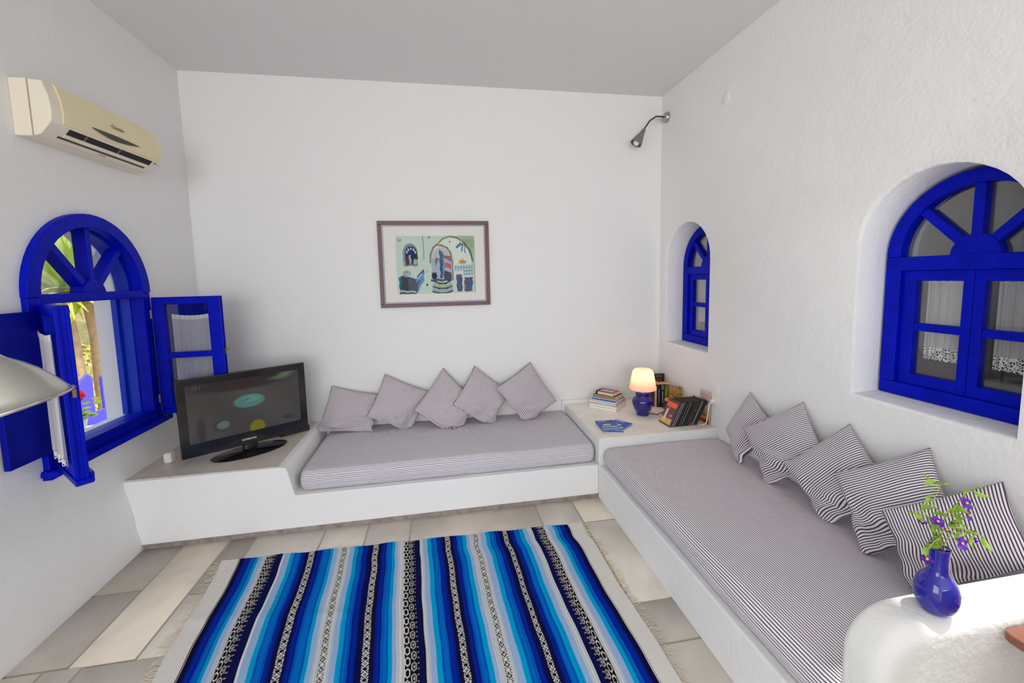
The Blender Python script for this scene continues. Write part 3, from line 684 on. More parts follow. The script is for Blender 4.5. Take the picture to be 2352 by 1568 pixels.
def casement(T, w, z0, z1, name, parent, side):
    """sash lying along local +x from the hinge, thickness along local y"""
    mb = MB(); t = .019; sw = .05
    for a, b, c, d in ((0, sw+.012, z0, z1), (w-sw-.012, w, z0, z1), (sw+.0125, w-sw-.0125, z1-.045, z1), (sw+.0125, w-sw-.0125, z0, z0+.055)): mb.box((a, -t, c), (b, t, d), T)
    zm = z0+(z1-z0)*.495
    mb.box((sw, -t+.004, zm-.017), (w-sw, t-.004, zm+.017), T)
    mb.box((w-.004, -t-.008, z0+.01), (w+.010, -t+.006, z1-.004), T); mb.box((w-.001, t-.014, z0), (w+.008, t-.002, z1), T)
    mb.box((0, -t-.014 if side < 0 else t, z0-.006), (w, -t if side < 0 else t+.014, z0+.02), T)
    o = build(name, mb, BLUE, parent, bevel=.003)
    for a, b in ((z0+.05, zm-.014), (zm+.014, z1-.042)): build('pane', MB().box((sw+.008, -.002, a), (w-sw-.008, .002, b), T), GLASS, o)
    lt = MB(); lt.box((w+.008, -.004, zm+.02-.03), (w+.013, .008, zm+.055-.03), T); build('latch_plate', lt, mat('rusty_latch', rgb(150, 110, 80), .5, metal=.6), o)
    for hz in (z0+.09, z1-.1): build('hinge', MB().lathe([(.006, -.025), (.006, .025)], T @ Vector((-.006, -t if side < 0 else t, hz)), 10), STEEL, o)
    return o
def frameT(hx, hy, ang): return Matrix.Translation((hx, hy, 0)) @ Matrix.Rotation(math.radians(ang), 4, 'Z')
TR = frameT(LX+.034, 2.80, 3); cr = casement(TR, .355, .722, 1.424, 'open_casement', w1, -1)
build('catch_pin', MB().tube([TR @ Vector((.362, 0, 1.092)), TR @ Vector((.385, 0, 1.094))], [.005, .002], 8), bpy.data.materials['rusty_latch'], cr)
TL = frameT(LX+.036, 2.112, -43); cl = casement(TL, .315, .715, 1.426, 'open_casement', w1, 1)
build('bottom_drip_moulding', MB().prism([(.0, .690), (.32, .690), (.335, .705), (.325, .716), (.0, .716)], 'y', -.026, .03, TL), BLUE, cl, bevel=.004)
# solid inner shutters folded back
def solid_shutter(T, w, z0, z1, parent):
    mb = MB().box((0, -.012, z0), (w, .012, z1), T); o = build('folded_shutter', mb, BLUED, parent, bevel=.004)
    p2 = MB().box((.045, -.017, z0+.07), (w-.045, -.011, z1-.07), T); build('raised_panel', p2, BLUED, o, bevel=.006); return o
solid_shutter(frameT(LX+.020, 2.085, -90) , .200, .775, 1.398, w1)
o = solid_shutter(frameT(LX+.02, 2.885, 2), .33, .735, 1.405, w1)
# net curtains of the left window
def left_curtain(T, x0, x1, z0, z1, yoff, label, hem=True):
    cur = empty('net_curtain', T @ Vector(((x0+x1)/2, yoff, z0)), label, 'curtain'); n_ = 26; m_ = 8; vs = []
    for k in range(n_+1):
        for j in range(m_+1):
            u = k/n_; v = j/m_; z = z0+(z1-z0)*v; sagz = -.012*math.sin(math.pi*u)*(v)
            vs.append(T @ Vector((x0+(x1-x0)*u, yoff+.005*math.sin(k*.9)*(1.3-v)+.002*math.sin(k*2.1), z+sagz)))
    b = MB(); b.add(vs, [(k*(m_+1)+j, (k+1)*(m_+1)+j, (k+1)*(m_+1)+j+1, k*(m_+1)+j+1) for k in range(n_) for j in range(m_)])
    build('net_panel', b, NET, cur, smooth=True)
    vs = []
    for k in range(n_+1):
        u = k/n_; q = T @ Vector((x0+(x1-x0)*u, yoff-.001+.005*math.sin(k*.9)*.3, z1-.012*math.sin(math.pi*u))); vs += [q-Vector((0, 0, .026)), q]
    b = MB(); b.add(vs, [(2*k, 2*k+2, 2*k+3, 2*k+1) for k in range(n_)]); build('top_hem', b, HEM, cur)
    vs = []
    for k in range(n_+1):
        u = k/n_; q = T @ Vector((x0+(x1-x0)*u, yoff+.006*math.sin(k*.9), z0)); vs += [q, q-Vector((0, 0, .035+.006*abs(math.sin(k*.9))))]
    b = MB(); b.add(vs, [(2*k, 2*k+1, 2*k+3, 2*k+2) for k in range(n_)]); build('lace_border', b, LACE, cur)
left_curtain(TR, .075, .300, .80, 1.318, .032, 'white net curtain hanging on the open right-hand casement behind the television')
left_curtain(TL, .02, .285, .80, 1.315, -.034, 'white net curtain seen edge-on hanging on the casement swung into the room')

# ------------------------------------------------------------------ television
tv = empty('television', (-1.25, 2.835, ZT+.006), 'black flat screen television with glossy frame and oval foot on the tiled ledge', 'television')
ang = math.radians(33.5); TT = Matrix.Translation((-1.250, 2.835, 0)) @ Matrix.Rotation(ang, 4, 'Z'); w2 = .350; zb, zt = .470, .945
mb = MB().box((-w2, -.022, zb), (w2, .012, zt), TT); build('bezel', mb, BLACKG, tv, bevel=.006, seg=3)
mb = MB(); mb.prism([(-.24, zb+.06), (.24, zb+.06), (.20, zt-.06), (-.20, zt-.06)], 'y', .012, .045, TT); build('rear_housing', mb, BLACKM, tv, bevel=.01)
# screen picture: dim cookery programme
nu, nv = 260, 160; u, v = np.meshgrid(np.linspace(0, 1, nu), np.linspace(0, 1, nv), indexing='ij')
sc = np.zeros(u.shape+(3,)); sc[:] = col3(60, 58, 56)
def blob(cx, cyv, rx, ry, c, soft=.15, rot=0, arr=sc, U=u, Vv=v, asp=1.0):
    du, dv = U-cx, Vv-cyv; a = math.radians(rot); x = du*math.cos(a)+dv*math.sin(a); y = -du*math.sin(a)+dv*math.cos(a)
    d = np.sqrt((x/rx)**2+(y/ry)**2); k = np.clip((1-d)/soft, 0, 1)[..., None]; arr[:] = arr*(1-k)+np.array(c)*k
sc[:] *= (1+.12*np.sin(u*9+v*4))[..., None]
blob(.5, .93, .55, .16, col3(44, 36, 38), .3); blob(.82, .97, .16, .12, col3(74, 86, 68), .5); blob(.72, 1.0, .14, .1, col3(36, 30, 30), .5)
blob(.52, .58, .165, .155, col3(48, 52, 54), .25); blob(.52, .57, .15, .13, col3(62, 104, 96), .15); blob(.54, .6, .10, .07, col3(70, 120, 112), .6); blob(.50, .60, .06, .012, col3(44, 70, 72), .6, 12)
blob(.27, .22, .10, .12, col3(46, 50, 58), .3); blob(.28, .22, .065, .085, col3(80, 92, 82), .3); blob(.575, .06, .078, .14, col3(98, 98, 18), .2)
blob(.88, .12, .08, .05, col3(44, 44, 66), .5); blob(.1, .2, .05, .3, col3(50, 44, 46), .5)
sw_, sz0, sz1 = w2-.045, zb+.082, zt-.042
P3 = [TT @ Vector((-sw_+2*sw_*a, -.0235, sz0+(sz1-sz0)*b)) for a, b in zip(u.ravel(), v.ravel())]
painted('screen', np.array([tuple(p) for p in P3]), gridf(nu, nv), sc.reshape(-1, 3), attr_mat('lit_screen', rough=.15, emit=.35, spec=.3), tv)
LET = mat('silver_lettering', rgb(225, 222, 226), .4)
xd = TT.to_3x3() @ Vector((1, 0, 0))
text('maker_lettering', 'SAMSUNG', .0175, LET, tv, TT @ Vector((-.046, -.0235, zb+.030)), xd, (0, 0, 1))
FAINT = mat('faint_screen_caption', rgb(74, 72, 104), .4)
text('screen_caption', 'ERT', .028, FAINT, tv, TT @ Vector((-sw_+.03, -.0242, sz1-.03)), xd, (0, 0, 1))
mb = MB(); mb.lathe([(.118, 0), (.12, .006), (.10, .013), (.03, .018), (.022, .024)], (0, 0, ZT+.006), 48)
mb.v = [tuple(TT @ Vector((p[0]*1.78, p[1]*.95, p[2]))) for p in mb.v]; build('oval_foot', mb, BLACKG, tv, smooth=True)
mb = MB(); mb.lathe([(.03, .425), (.028, .49)], (0, 0, 0), 24); mb.v = [tuple(TT @ Vector((p[0]*1.5, p[1]*.7+.004, p[2]))) for p in mb.v]; build('neck', mb, BLACKG, tv, smooth=True)
# small white adaptor behind it
tag(build('power_adaptor', MB().box((-1.70, 2.74, ZT+.006), (-1.655, 2.79, ZT+.07)), WHITEP, bevel=.012, seg=3), 'small white plug adaptor on the ledge behind the television', 'adaptor')
tag(build('set_top_box', MB().box((0, -.02, ZT+.006), (.2, .14, ZT+.045), Matrix.Translation((-1.16, 3.06, 0)) @ Matrix.Rotation(ang, 4, 'Z')), BLACKM, bevel=.004), 'flat black receiver box lying behind the right end of the television', 'receiver')

# ------------------------------------------------------------------ air conditioner
ac = empty('air_conditioner', (LX, 2.46, 2.134), 'yellowed cream split air conditioner high on the left wall', 'air conditioner')
def acp(pts, y0, y1): return [((LX+(x-LX)*(1.0 if y == y0 else 1.10)), y, z+(0 if y == y0 else .004)) for y in (y0, y1) for x, z in pts]
def acbox(name, pts, y0, y1, m, bev=.006):
    n = len(pts); mb = MB(); mb.add(acp(pts, y0, y1), [tuple(range(n)), tuple(reversed(range(n, 2*n)))]+[(i, n+i, n+(i+1) % n, (i+1) % n) for i in range(n)]); return build(name, mb, m, ac, bevel=bev)
acbox('back_casing', [(LX, 2.136), (-1.672, 2.136), (-1.672, 2.370), (LX, 2.370)], 2.12, 2.795, CREAML, .004)
acbox('end_cover', [(-1.669, 2.137), (-1.640, 2.148), (-1.598, 2.200), (-1.594, 2.247), (-1.600, 2.308), (-1.618, 2.365), (-1.669, 2.370)], 2.122, 2.795, CREAML, .006)
fp = [(-1.640, 2.204), (-1.593, 2.203), (-1.5885, 2.247), (-1.594, 2.308), (-1.612, 2.369), (-1.655, 2.372)]
acbox('front_panel', fp, 2.175, 2.80, CREAM, .005)
# outlet: dark strips paint the slot shade, with louvre, on the slanted lower face
def onslant(u, off): # u 0 top .. 1 bottom
    a = Vector((-1.5975, 2.199)); b = Vector((-1.640, 2.1475)); d = (b-a); nrm = Vector((-d[1], d[0])).normalized(); nrm = nrm if nrm[0] > 0 else -nrm
    q = a+d*u+nrm*off; return q
def slat(name, u0, u1, y0, y1, off, th, m, par=ac):
    mb = MB(); vs = []
    for y in (y0, y1):
        k = 1+.10*(y-2.12)/.675
        for u_, o_ in ((u0, off), (u1, off), (u1, off-th), (u0, off-th)):
            q = onslant(u_, o_); vs.append((LX+(q[0]-LX)*k, y, q[1]+.004*(y-2.12)/.675))
    mb.add(vs, [(0, 1, 2, 3), (7, 6, 5, 4), (0, 4, 5, 1), (1, 5, 6, 2), (2, 6, 7, 3), (3, 7, 4, 0)]); return build(name, mb, m, par, bevel=.0008, seg=1)
slat('air_outlet', .10, .52, 2.215, 2.735, .0012, .004, DARK)
slat('air_outlet_lower', .80, .95, 2.19, 2.72, .0012, .004, mat('shadow_slot', rgb(88, 76, 64), .8))
slat('louvre', .55, .78, 2.21, 2.735, .004, .004, CREAML)
for yy in (2.30, 2.50): slat('outlet_vane', .12, .50, yy, yy+.012, .002, .003, mat('grey_brown_vane', rgb(120, 106, 92), .7))  # vane strips in a darker grey-brown
slat('warning_sticker', 1.02, 1.12, 2.42, 2.46, .002, .002, mat('pink_sticker', rgb(220, 150, 155), .6))
mb = MB(); vs = []; nseg = 24
for k in range(nseg+1):
    u_ = k/nseg; y = 2.315+.31*u_; k2 = 1+.10*(y-2.12)/.675; zc = 2.242+.002*u_; hgt = .026*math.sin(math.pi*u_**.9)
    for z in (zc+.004*math.sin(math.pi*u_), zc+.004*math.sin(math.pi*u_)-hgt-.0005): vs.append((LX+(-1.5868-LX)*k2+.0006, y, z))
mb.add(vs, [(2*k, 2*k+1, 2*k+3, 2*k+2) for k in range(nseg)]); build('dark_crescent', mb, mat('charcoal_trim', rgb(66, 62, 56), .5), ac)
text('maker_lettering', 'Chunlan', .024, mat('brown_lettering', rgb(112, 96, 74), .5), ac, (LX+(-1.5865-LX)*1.048, 2.437, 2.281), (.02, 1, 0), (-.06, 0, 1))
mb = MB(); mb.ball((LX+(-1.600-LX)*1.10, 2.752, 2.19), .004); [mb.ball((LX+(-1.600-LX)*1.10, 2.765+.006*k, 2.188-.002*k), .0014) for k in range(4)]; build('receiver_window', mb, DARK, ac)

# ------------------------------------------------------------------ picture
pc = empty('framed_picture', (-.03, BY, 1.28), 'framed painting of a whitewashed courtyard, brown frame and wide white mount, on the back wall', 'picture')
px0, px1, pz0, pz1 = -.459, .394, 1.281, 1.945; fw = .028
mb = MB()
for a, b in (((px0, pz0), (px1, pz0+fw)), ((px0, pz1-fw), (px1, pz1)), ((px0, pz0+fw), (px0+fw, pz1-fw)), ((px1-fw, pz0+fw), (px1, pz1-fw))): mb.box((a[0], BY-.024, a[1]), (b[0], BY-.002, b[1]))
build('frame', mb, mat('dark_reddish_wood', rgb(104, 72, 72), .45, var=.15, vscale=20), pc, bevel=.003)
mb = MB(); a0 = fw; a1 = fw+.012
for a, b in (((px0+a0, pz0+a0), (px1-a0, pz0+a1)), ((px0+a0, pz1-a1), (px1-a0, pz1-a0)), ((px0+a0, pz0+a1), (px0+a1, pz1-a1)), ((px1-a1, pz0+a1), (px1-a0, pz1-a1))): mb.box((a[0], BY-.018, a[1]), (b[0], BY-.004, b[1]))
build('inner_slip', mb, mat('grey_lilac_slip', rgb(160, 156, 172), .5), pc, bevel=.001)
bx('mount', (px0+a0, BY-.012, pz0+a0), (px1-a0, BY-.008, pz1-a0), mat('white_mount_board', rgb(222, 220, 216), .9), pc, 0)
nu, nv = 420, 300; U_, V_ = np.meshgrid(np.linspace(365, 1635, nu), np.linspace(355, 1250, nv), indexing='ij')
art = np.zeros(U_.shape+(3,)); art[:] = col3(186, 206, 196)
def el(cx, cy_, rx, ry, c, soft=.12, rot=0): blob(cx, cy_, rx, ry, c, soft, rot, art, U_, V_)
def poly(pts, c, wob=6):
    x = U_+wob*np.sin(V_*.05+U_*.02); y = V_+wob*np.sin(U_*.045); ins = np.zeros(x.shape, bool); n_ = len(pts)
    for i in range(n_):
        x0_, y0_ = pts[i]; x1_, y1_ = pts[(i+1) % n_]
        if y0_ == y1_: continue
        c_ = ((y0_ > y) != (y1_ > y)) & (x < (x1_-x0_)*(y-y0_)/(y1_-y0_)+x0_); ins ^= c_
    art[ins] = art[ins]*.12+np.array(c)*.88
def line(pts, w, c):
    for (xa, ya), (xb, yb2) in zip(pts[:-1], pts[1:]):
        dx, dy = xb-xa, yb2-ya; L2 = dx*dx+dy*dy; t_ = np.clip(((U_-xa)*dx+(V_-ya)*dy)/L2, 0, 1)
        d_ = np.hypot(U_-xa-t_*dx, V_-ya-t_*dy); k = (np.clip((w-d_)/3, 0, 1)*.85)[..., None]; art[:] = art*(1-k)+np.array(c)*k
PW, PG, PB, PD, PR, PN = col3(206, 216, 206), col3(150, 176, 160), col3(20, 84, 158), col3(40, 48, 72), col3(120, 50, 60), col3(22, 40, 90)
el(1500, 500, 330, 260, col3(140, 168, 130), .7); el(1250, 700, 340, 340, PW, .1); el(600, 600, 180, 260, col3(200, 212, 206), .8); el(500, 900, 120, 120, col3(200, 212, 160), .8)
line([(1040, 470), (1120, 400), (1230, 365), (1340, 385), (1450, 450), (1540, 570), (1600, 740)], 16, col3(130, 140, 96)); line([(1240, 366), (1350, 390), (1410, 430)], 7, col3(180, 60, 50)); line([(1470, 470), (1560, 600), (1600, 760)], 16, col3(70, 100, 100))
line([(795, 365), (805, 500), (805, 720)], 9, col3(120, 140, 140))
el(590, 620, 125, 160, col3(120, 140, 146), .1); poly([(470, 620), (715, 620), (700, 820), (475, 820)], col3(130, 148, 150)); el(605, 620, 100, 110, PD, .08); poly([(505, 620), (705, 620), (700, 800), (510, 800)], PD)
for a in range(5): th = math.radians(18+36*a); el(605+72*math.cos(th), 625-72*math.sin(th), 16, 26, col3(196, 190, 200), .3, -(18+36*a)+90 if False else 0)
el(605, 610, 45, 45, col3(24, 50, 120), .1); poly([(568, 650), (600, 650), (602, 790), (572, 790)], col3(140, 180, 196)); poly([(640, 700), (700, 720), (690, 790), (640, 790)], col3(170, 180, 165)); poly([(520, 660), (560, 655), (565, 790), (515, 780)], PR*.8)
el(430, 415, 32, 28, col3(150, 110, 70), .3); el(432, 412, 15, 14, PW, .3); el(900, 380, 20, 20, col3(130, 130, 80), .3); el(1228, 450, 18, 18, col3(120, 140, 130), .3); el(850, 905, 18, 18, col3(140, 160, 180), .3); el(842, 1112, 18, 24, col3(70, 70, 50), .3)
poly([(395, 985), (470, 960), (600, 1000), (670, 1010), (690, 1200), (400, 1200)], PD*1.1); poly([(420, 1000), (540, 990), (540, 1190), (415, 1190)], col3(62, 60, 66)); poly([(395, 985), (440, 980), (430, 1180), (400, 1180)], col3(30, 110, 130))
el(525, 925, 80, 62, col3(150, 180, 190), .5); el(520, 905, 40, 28, col3(200, 120, 110), .7); el(545, 1000, 26, 22, PB, .5); line([(470, 900), (500, 960), (560, 990)], 6, PB); line([(560, 900), (580, 960)], 6, col3(40, 120, 110))
poly([(665, 1020), (780, 880), (800, 905), (790, 1050), (700, 1200), (660, 1230)], col3(60, 130, 190)); line([(690, 980), (745, 920), (790, 880), (795, 930)], 11, PR); line([(720, 1050), (680, 1110), (670, 1230)], 15, col3(110, 62, 50)); line([(700, 1010), (760, 950)], 8, PW)
poly([(400, 1185), (650, 1205), (650, 1225), (400, 1215)], col3(150, 180, 180)); poly([(405, 1215), (650, 1228), (660, 1250), (405, 1250)], PD)
line([(905, 760), (915, 640), (960, 540), (1010, 495), (1090, 500), (1180, 540), (1235, 620), (1260, 740), (1262, 1040)], 17, col3(130, 104, 96)); el(1080, 700, 150, 180, col3(176, 184, 186), .1); poly([(925, 700), (1255, 700), (1255, 1035), (925, 1035)], col3(150, 170, 184))
poly([(1052, 560), (1110, 600), (1100, 1000), (1062, 1015)], col3(40, 76, 120)); poly([(1058, 760), (1092, 780), (1092, 1000), (1065, 1010)], PB); poly([(985, 700), (1045, 710), (990, 830)], col3(120, 92, 84)); poly([(1110, 670), (1250, 660), (1240, 760), (1180, 720), (1120, 700)], col3(122, 92, 90))
poly([(1135, 770), (1245, 790), (1240, 860), (1140, 850)], col3(180, 70, 76)); [line([(1150+30*k, 770), (1150+30*k, 880)], 3, col3(210, 170, 170)) for k in range(4)]; poly([(1120, 900), (1240, 920), (1240, 1030), (1120, 1025)], PD); poly([(1110, 640), (1125, 640), (1125, 990), (1108, 990)], col3(110, 104, 70))
el(962, 975, 48, 58, col3(46, 46, 58), .15); line([(925, 925), (1000, 925)], 7, col3(80, 100, 120)); poly([(905, 1025), (1250, 1025), (1240, 1060), (910, 1060)], PN*1.2)
for k, (w_, c_) in enumerate(((140, PD), (170, col3(150, 170, 110)), (180, PD), (185, col3(130, 160, 176)), (190, PD))): line([(1085-w_*.8, 1065+k*38), (1085-w_*.3, 1095+k*38), (1085+w_*.4, 1095+k*38), (1085+w_*.85, 1062+k*38)], 17, c_)
line([(1335, 530), (1400, 470), (1440, 500), (1420, 590)], 14, col3(60, 110, 130)); line([(1430, 440), (1480, 520), (1465, 600), (1490, 625)], 8, col3(40, 70, 110)); line([(1340, 540), (1420, 490)], 12, col3(50, 100, 110))
el(1430, 765, 75, 32, col3(170, 160, 100), .4); line([(1370, 790), (1395, 730), (1420, 790), (1430, 710), (1455, 790), (1490, 740)], 7, col3(190, 110, 60))
poly([(1290, 815), (1595, 805), (1585, 965), (1440, 975), (1430, 900), (1300, 915)], col3(170, 196, 206)); [line([(1310+45*k, 815), (1312+45*k, 900+(60 if k > 2 else 0))], 5, col3(80, 96, 80)) for k in range(7)]; line([(1290, 850), (1590, 850)], 5, PB); line([(1440, 910), (1590, 900)], 7, col3(110, 110, 70)); line([(1440, 960), (1590, 955)], 5, PB)
poly([(1318, 958), (1412, 958), (1415, 1225), (1325, 1220)], PN*1.1+col3(20, 30, 30)*.5); line([(1325, 962), (1405, 962), (1400, 1100)], 7, PR); poly([(1452, 1010), (1590, 1010), (1585, 1150), (1572, 1228), (1460, 1228)], col3(22, 60, 118)); line([(1455, 1015), (1590, 1018)], 9, col3(120, 40, 70)); line([(1450, 1060), (1452, 1220), (1570, 1220)], 8, col3(160, 50, 60)); line([(1520, 1070), (1570, 1060)], 6, col3(160, 60, 80)); line([(1520, 1105), (1565, 1100)], 5, col3(150, 60, 80))
line([(1615, 560), (1625, 1225)], 18, col3(160, 186, 150)); art *= (1+.05*np.sin(U_*.21)*np.sin(V_*.23))[..., None]
ax0, ax1, az1, az0 = -.459+.853*(368-105)/(1845-105), -.459+.853*(1625-105)/(1845-105)-.006, 1.945-.664*(357-128)/(1425-128+50), 1.281+.664*(1445-1240)/(1425-128+50)
PX = ax0+(ax1-ax0)*(U_-365)/1270; PZ = az1+(az0-az1)*(V_-355)/895
painted('painting', np.stack([PX, np.full(PX.shape, BY-.0125), PZ], -1).reshape(-1, 3), gridf(nu, nv)[:, ::-1], np.clip(art, 0, 1).reshape(-1, 3), attr_mat('gouache_paint', rough=.7), pc)

# ------------------------------------------------------------------ junction-box covers, wall lamp, switch plate
for c, ax_, lab in (((-.40, BY, 2.551), 'y', 'round white painted box cover on the back wall above the picture'), ((RX, 2.541, 2.63), 'x', 'round white painted box cover high on the right wall near the corner')):
    Tm = Matrix.Rotation(math.radians(90), 4, 'X') if ax_ == 'y' else Matrix.Rotation(math.radians(-90), 4, 'Y')
    tag(build('junction_box_cover', MB().lathe([(.040, -.004), (.040, .002), (.037, .004), (.012, .005), (.001, .005)], c, 36, Tm), WALL, smooth=True), lab, 'box cover')
wlp = empty('gooseneck_wall_lamp', (RX, 3.26, 2.77), 'small silver gooseneck spotlight fixed high in the right back corner', 'wall lamp')
build('wall_rose', MB().lathe([(.042, 0), (.042, .008), (.036, .022), (.018, .030), (.008, .034)], (RX-.001, 3.26, 2.772), 28, Matrix.Rotation(math.radians(-90), 4, 'Y')), CHROME, wlp, smooth=True)
pts = []
ctl = [(1.86, 3.258, 2.772), (1.82, 3.24, 2.77), (1.76, 3.215, 2.758), (1.70, 3.20, 2.718), (1.665, 3.2, 2.67), (1.648, 3.2, 2.64)]
build('flexible_neck', MB().tube(ctl, .0065, 10), mat('bronze_neck', rgb(96, 88, 70), .4, metal=.7), wlp, smooth=True)
hd = (Vector((1.578, 3.2, 2.530))-Vector((1.650, 3.2, 2.645))); q = hd.to_track_quat('Z', 'Y').to_matrix().to_4x4()
build('cone_head', MB().lathe([(.012, -.004), (.015, .0), (.020, .03), (.045, .115), (.046, .130), (.042, .128), (.02, .05)], (1.650, 3.2, 2.645), 28, q, cap1=True), STEEL, wlp, smooth=True)
build('bulb', MB().ball(tuple(Vector((1.650, 3.2, 2.645))+hd.normalized()*.112), .028), WHITEP, wlp, smooth=True)
sp = empty('switch_and_socket', (RX, 2.563, .56), 'white light switch above a power socket beside the corner table', 'switch')
bx('back_plate', (RX-.008, 2.524, .562), (RX, 2.602, .722), WHITEP, sp, .004)
bx('rocker', (RX-.014, 2.538, .660), (RX-.007, 2.588, .708), WHITEP, sp, .003)
build('socket_well', MB().lathe([(.030, 0), (.030, .004), (.026, .004), (.022, .001), (.001, .001)], (RX-.009, 2.563, .603), 28, Matrix.Rotation(math.radians(-90), 4, 'Y')), WHITEP, sp, smooth=True)
cordm = MB().tube([(RX-.020, 2.573, .590), (RX-.045, 2.575, .57), (RX-.050, 2.577, .50), (RX-.06, 2.578, .44), (RX-.08, 2.58, .424), (RX-.085, 2.60, .424)], .0035, 8)
ec = empty('extension_cable', (RX-.01, 2.573, .43), 'white cable plugged into the wall socket, looping down behind the black cases', 'cable')
build('flex', cordm, WHITEP, ec, smooth=True); build('plug', MB().lathe([(.013, 0), (.013, .014), (.008, .022)], (RX-.012, 2.570, .598), 20, Matrix.Rotation(math.radians(-90), 4, 'Y')), WHITEP, ec, smooth=True)

# ------------------------------------------------------------------ table lamp
ZC = ZT+.004
lm = empty('table_lamp', (1.515, 2.92, ZC), 'lit table lamp with blue glazed pot base and pleated cream shade', 'table lamp')
COB = mat('cobalt_glaze', rgb(26, 20, 128), .12, coat=.4, var=.25, vscale=20)
build('pot_base', MB().lathe([(.046, 0), (.047, .006), (.043, .012), (.055, .03), (.068, .055), (.077, .085), (.079, .105), (.075, .125), (.062, .14), (.053, .146), (.051, .152), (.054, .165), (.054, .176), (.045, .186), (.02, .19)], (1.515, 2.92, ZC), 40), COB, lm, smooth=True)
build('lamp_holder', MB().lathe([(.012, .188), (.012, .235), (.006, .24)], (1.515, 2.92, ZC), 16), BLACKM, lm, smooth=True)
mb = MB(); n_ = 120; vs = []
pr = [(.098, .203), (.099, .208), (.093, .24), (.084, .30), (.076, .338), (.070, .352), (.058, .358), (.040, .360)]
for r_, z_ in pr:
    for k in range(n_):
        a = 2*math.pi*k/n_; rr = r_*(1+.022*math.sin(k*math.pi*2*.2)+(.012*math.sin(k*.37))) if z_ > .205 else r_
        vs.append((1.515+rr*math.cos(a), 2.92+rr*math.sin(a), ZC+z_))
mb.add(vs, [(i*n_+k, i*n_+(k+1) % n_, (i+1)*n_+(k+1) % n_, (i+1)*n_+k) for i in range(len(pr)-1) for k in range(n_)])
m, nt, p = base('pleated_shade'); out = nt.nodes['Material Output']
d_ = N(nt, 'BsdfDiffuse'); d_.inputs[0].default_value = rgb(255, 220, 200); t_ = N(nt, 'BsdfTranslucent'); t_.inputs[0].default_value = rgb(255, 214, 190)
tc = N(nt, 'TexCoord'); mx = N(nt, 'MixShader'); mx.inputs[0].default_value = .62; nt.links.new(d_.outputs[0], mx.inputs[1]); nt.links.new(t_.outputs[0], mx.inputs[2]); nt.links.new(mx.outputs[0], out.inputs[0])
SHADE = m
build('pleated_shade', mb, SHADE, lm, smooth=True, angle=180)
BULB, nt, p = base('glowing_bulb'); p.inputs['Emission Color'].default_value = (1, .80, .58, 1); p.inputs['Emission Strength'].default_value = 3.5
build('bulb', MB().ball((1.515, 2.92, ZC+.262), .022), BULB, lm, smooth=True)
lamp('lamp_bulb_light', 'POINT', (1.515, 2.92, ZC+.30), .62, (1, .76, .55), shadow_soft_size=.02)
build('cord', MB().tube([(1.565, 2.93, ZC+.003), (1.60, 2.90, ZC+.003), (1.625, 2.88, ZC+.003), (1.64, 2.90, ZC+.003), (1.68, 2.925, ZC+.003), (1.75, 2.92, ZC+.003)], .0028, 8), BLACKM, lm, smooth=True)

# ------------------------------------------------------------------ books and cases
CMAT = {}
def cm(c, rough=.5):
    if c not in CMAT: CMAT[c] = mat('cover_%d_%d_%d' % c, rgb(*c), rough)
    return CMAT[c]
def book(T, w, h, t, cover, label, cat='book', group=None, page=(222, 212, 190), name='book', spine=None, deco=None):
    """local: spine at y=0 facing -y, width w along +y, thickness t along x, height h along z"""
    o0 = T @ Vector((t/2, w/2, 0)); par = empty(name, o0, label, cat, group); c = .0016
    mb = MB().box((0, 0, 0), (t, c*1.2, h), T).box((0, c, 0), (c, w, h), T).box((t-c, c, 0), (t, w, h), T); build('cover', mb, cm(cover), par, bevel=.0006, seg=1)
    build('pages', MB().box((c, c, .003), (t-c, w-.003, h-.003), T), cm(page, .9), par)
    if spine: 
        for (a, b, z0_, z1_, cc) in spine: build('spine_lettering' if z1_-z0_ > .03 else 'spine_mark', MB().box((t*a, -.0004, h*z0_), (t*b, .0004, h*z1_), T), cm(cc), par)
    if deco:
        for q_, (y0_, y1_, z0_, z1_, cc) in enumerate(deco): build('cover_print', MB().box((-.0004-.00015*q_, w*y0_, h*z0_), (.0005, w*y1_, h*z1_), T), cm(cc), par)
    return par
def placeT(x, y, z, rz=0, ry=0, rx=0): return Matrix.Translation((x, y, z)) @ Matrix.Rotation(math.radians(rz), 4, 'Z') @ Matrix.Rotation(math.radians(ry), 4, 'Y') @ Matrix.Rotation(math.radians(rx), 4, 'X')
# leaning black cases
LEAN = 27; cs = math.cos(math.radians(LEAN)); sn = math.sin(math.radians(LEAN))
cases = [(.0125, (38, 34, 34), 'first leaning case, its brown cover with orange label and pale figure facing the room', 'c'),
 (.013, (30, 28, 30), 'black case with a broad grey inlay line, second in the leaning row', 'g'), (.016, (26, 24, 30), 'black case with a plain wide spine after the two grey-lined ones', 'g2'),
 (.0155, (24, 23, 26), 'black case with a mauve-edged inlay in the left half of the leaning row', 'm'), (.0145, (26, 24, 27), 'black case with a thin bright silver line at mid row', 's'),
 (.0155, (24, 22, 24), 'plain all-black case right of the silver-lined one', ''), (.015, (28, 25, 24), 'black case with fine brown lettering left of the red-tabbed one', 't'),
 (.016, (30, 28, 26), 'black case with a red dot and red tab at the foot of its spine', 'r'), (.0165, (34, 33, 34), 'black case with a wide grey spine band near the right end of the row', 'w'),
 (.022, (24, 22, 26), 'thickest black case, at the right end of the leaning row by the wall', '')]
x = 1.562
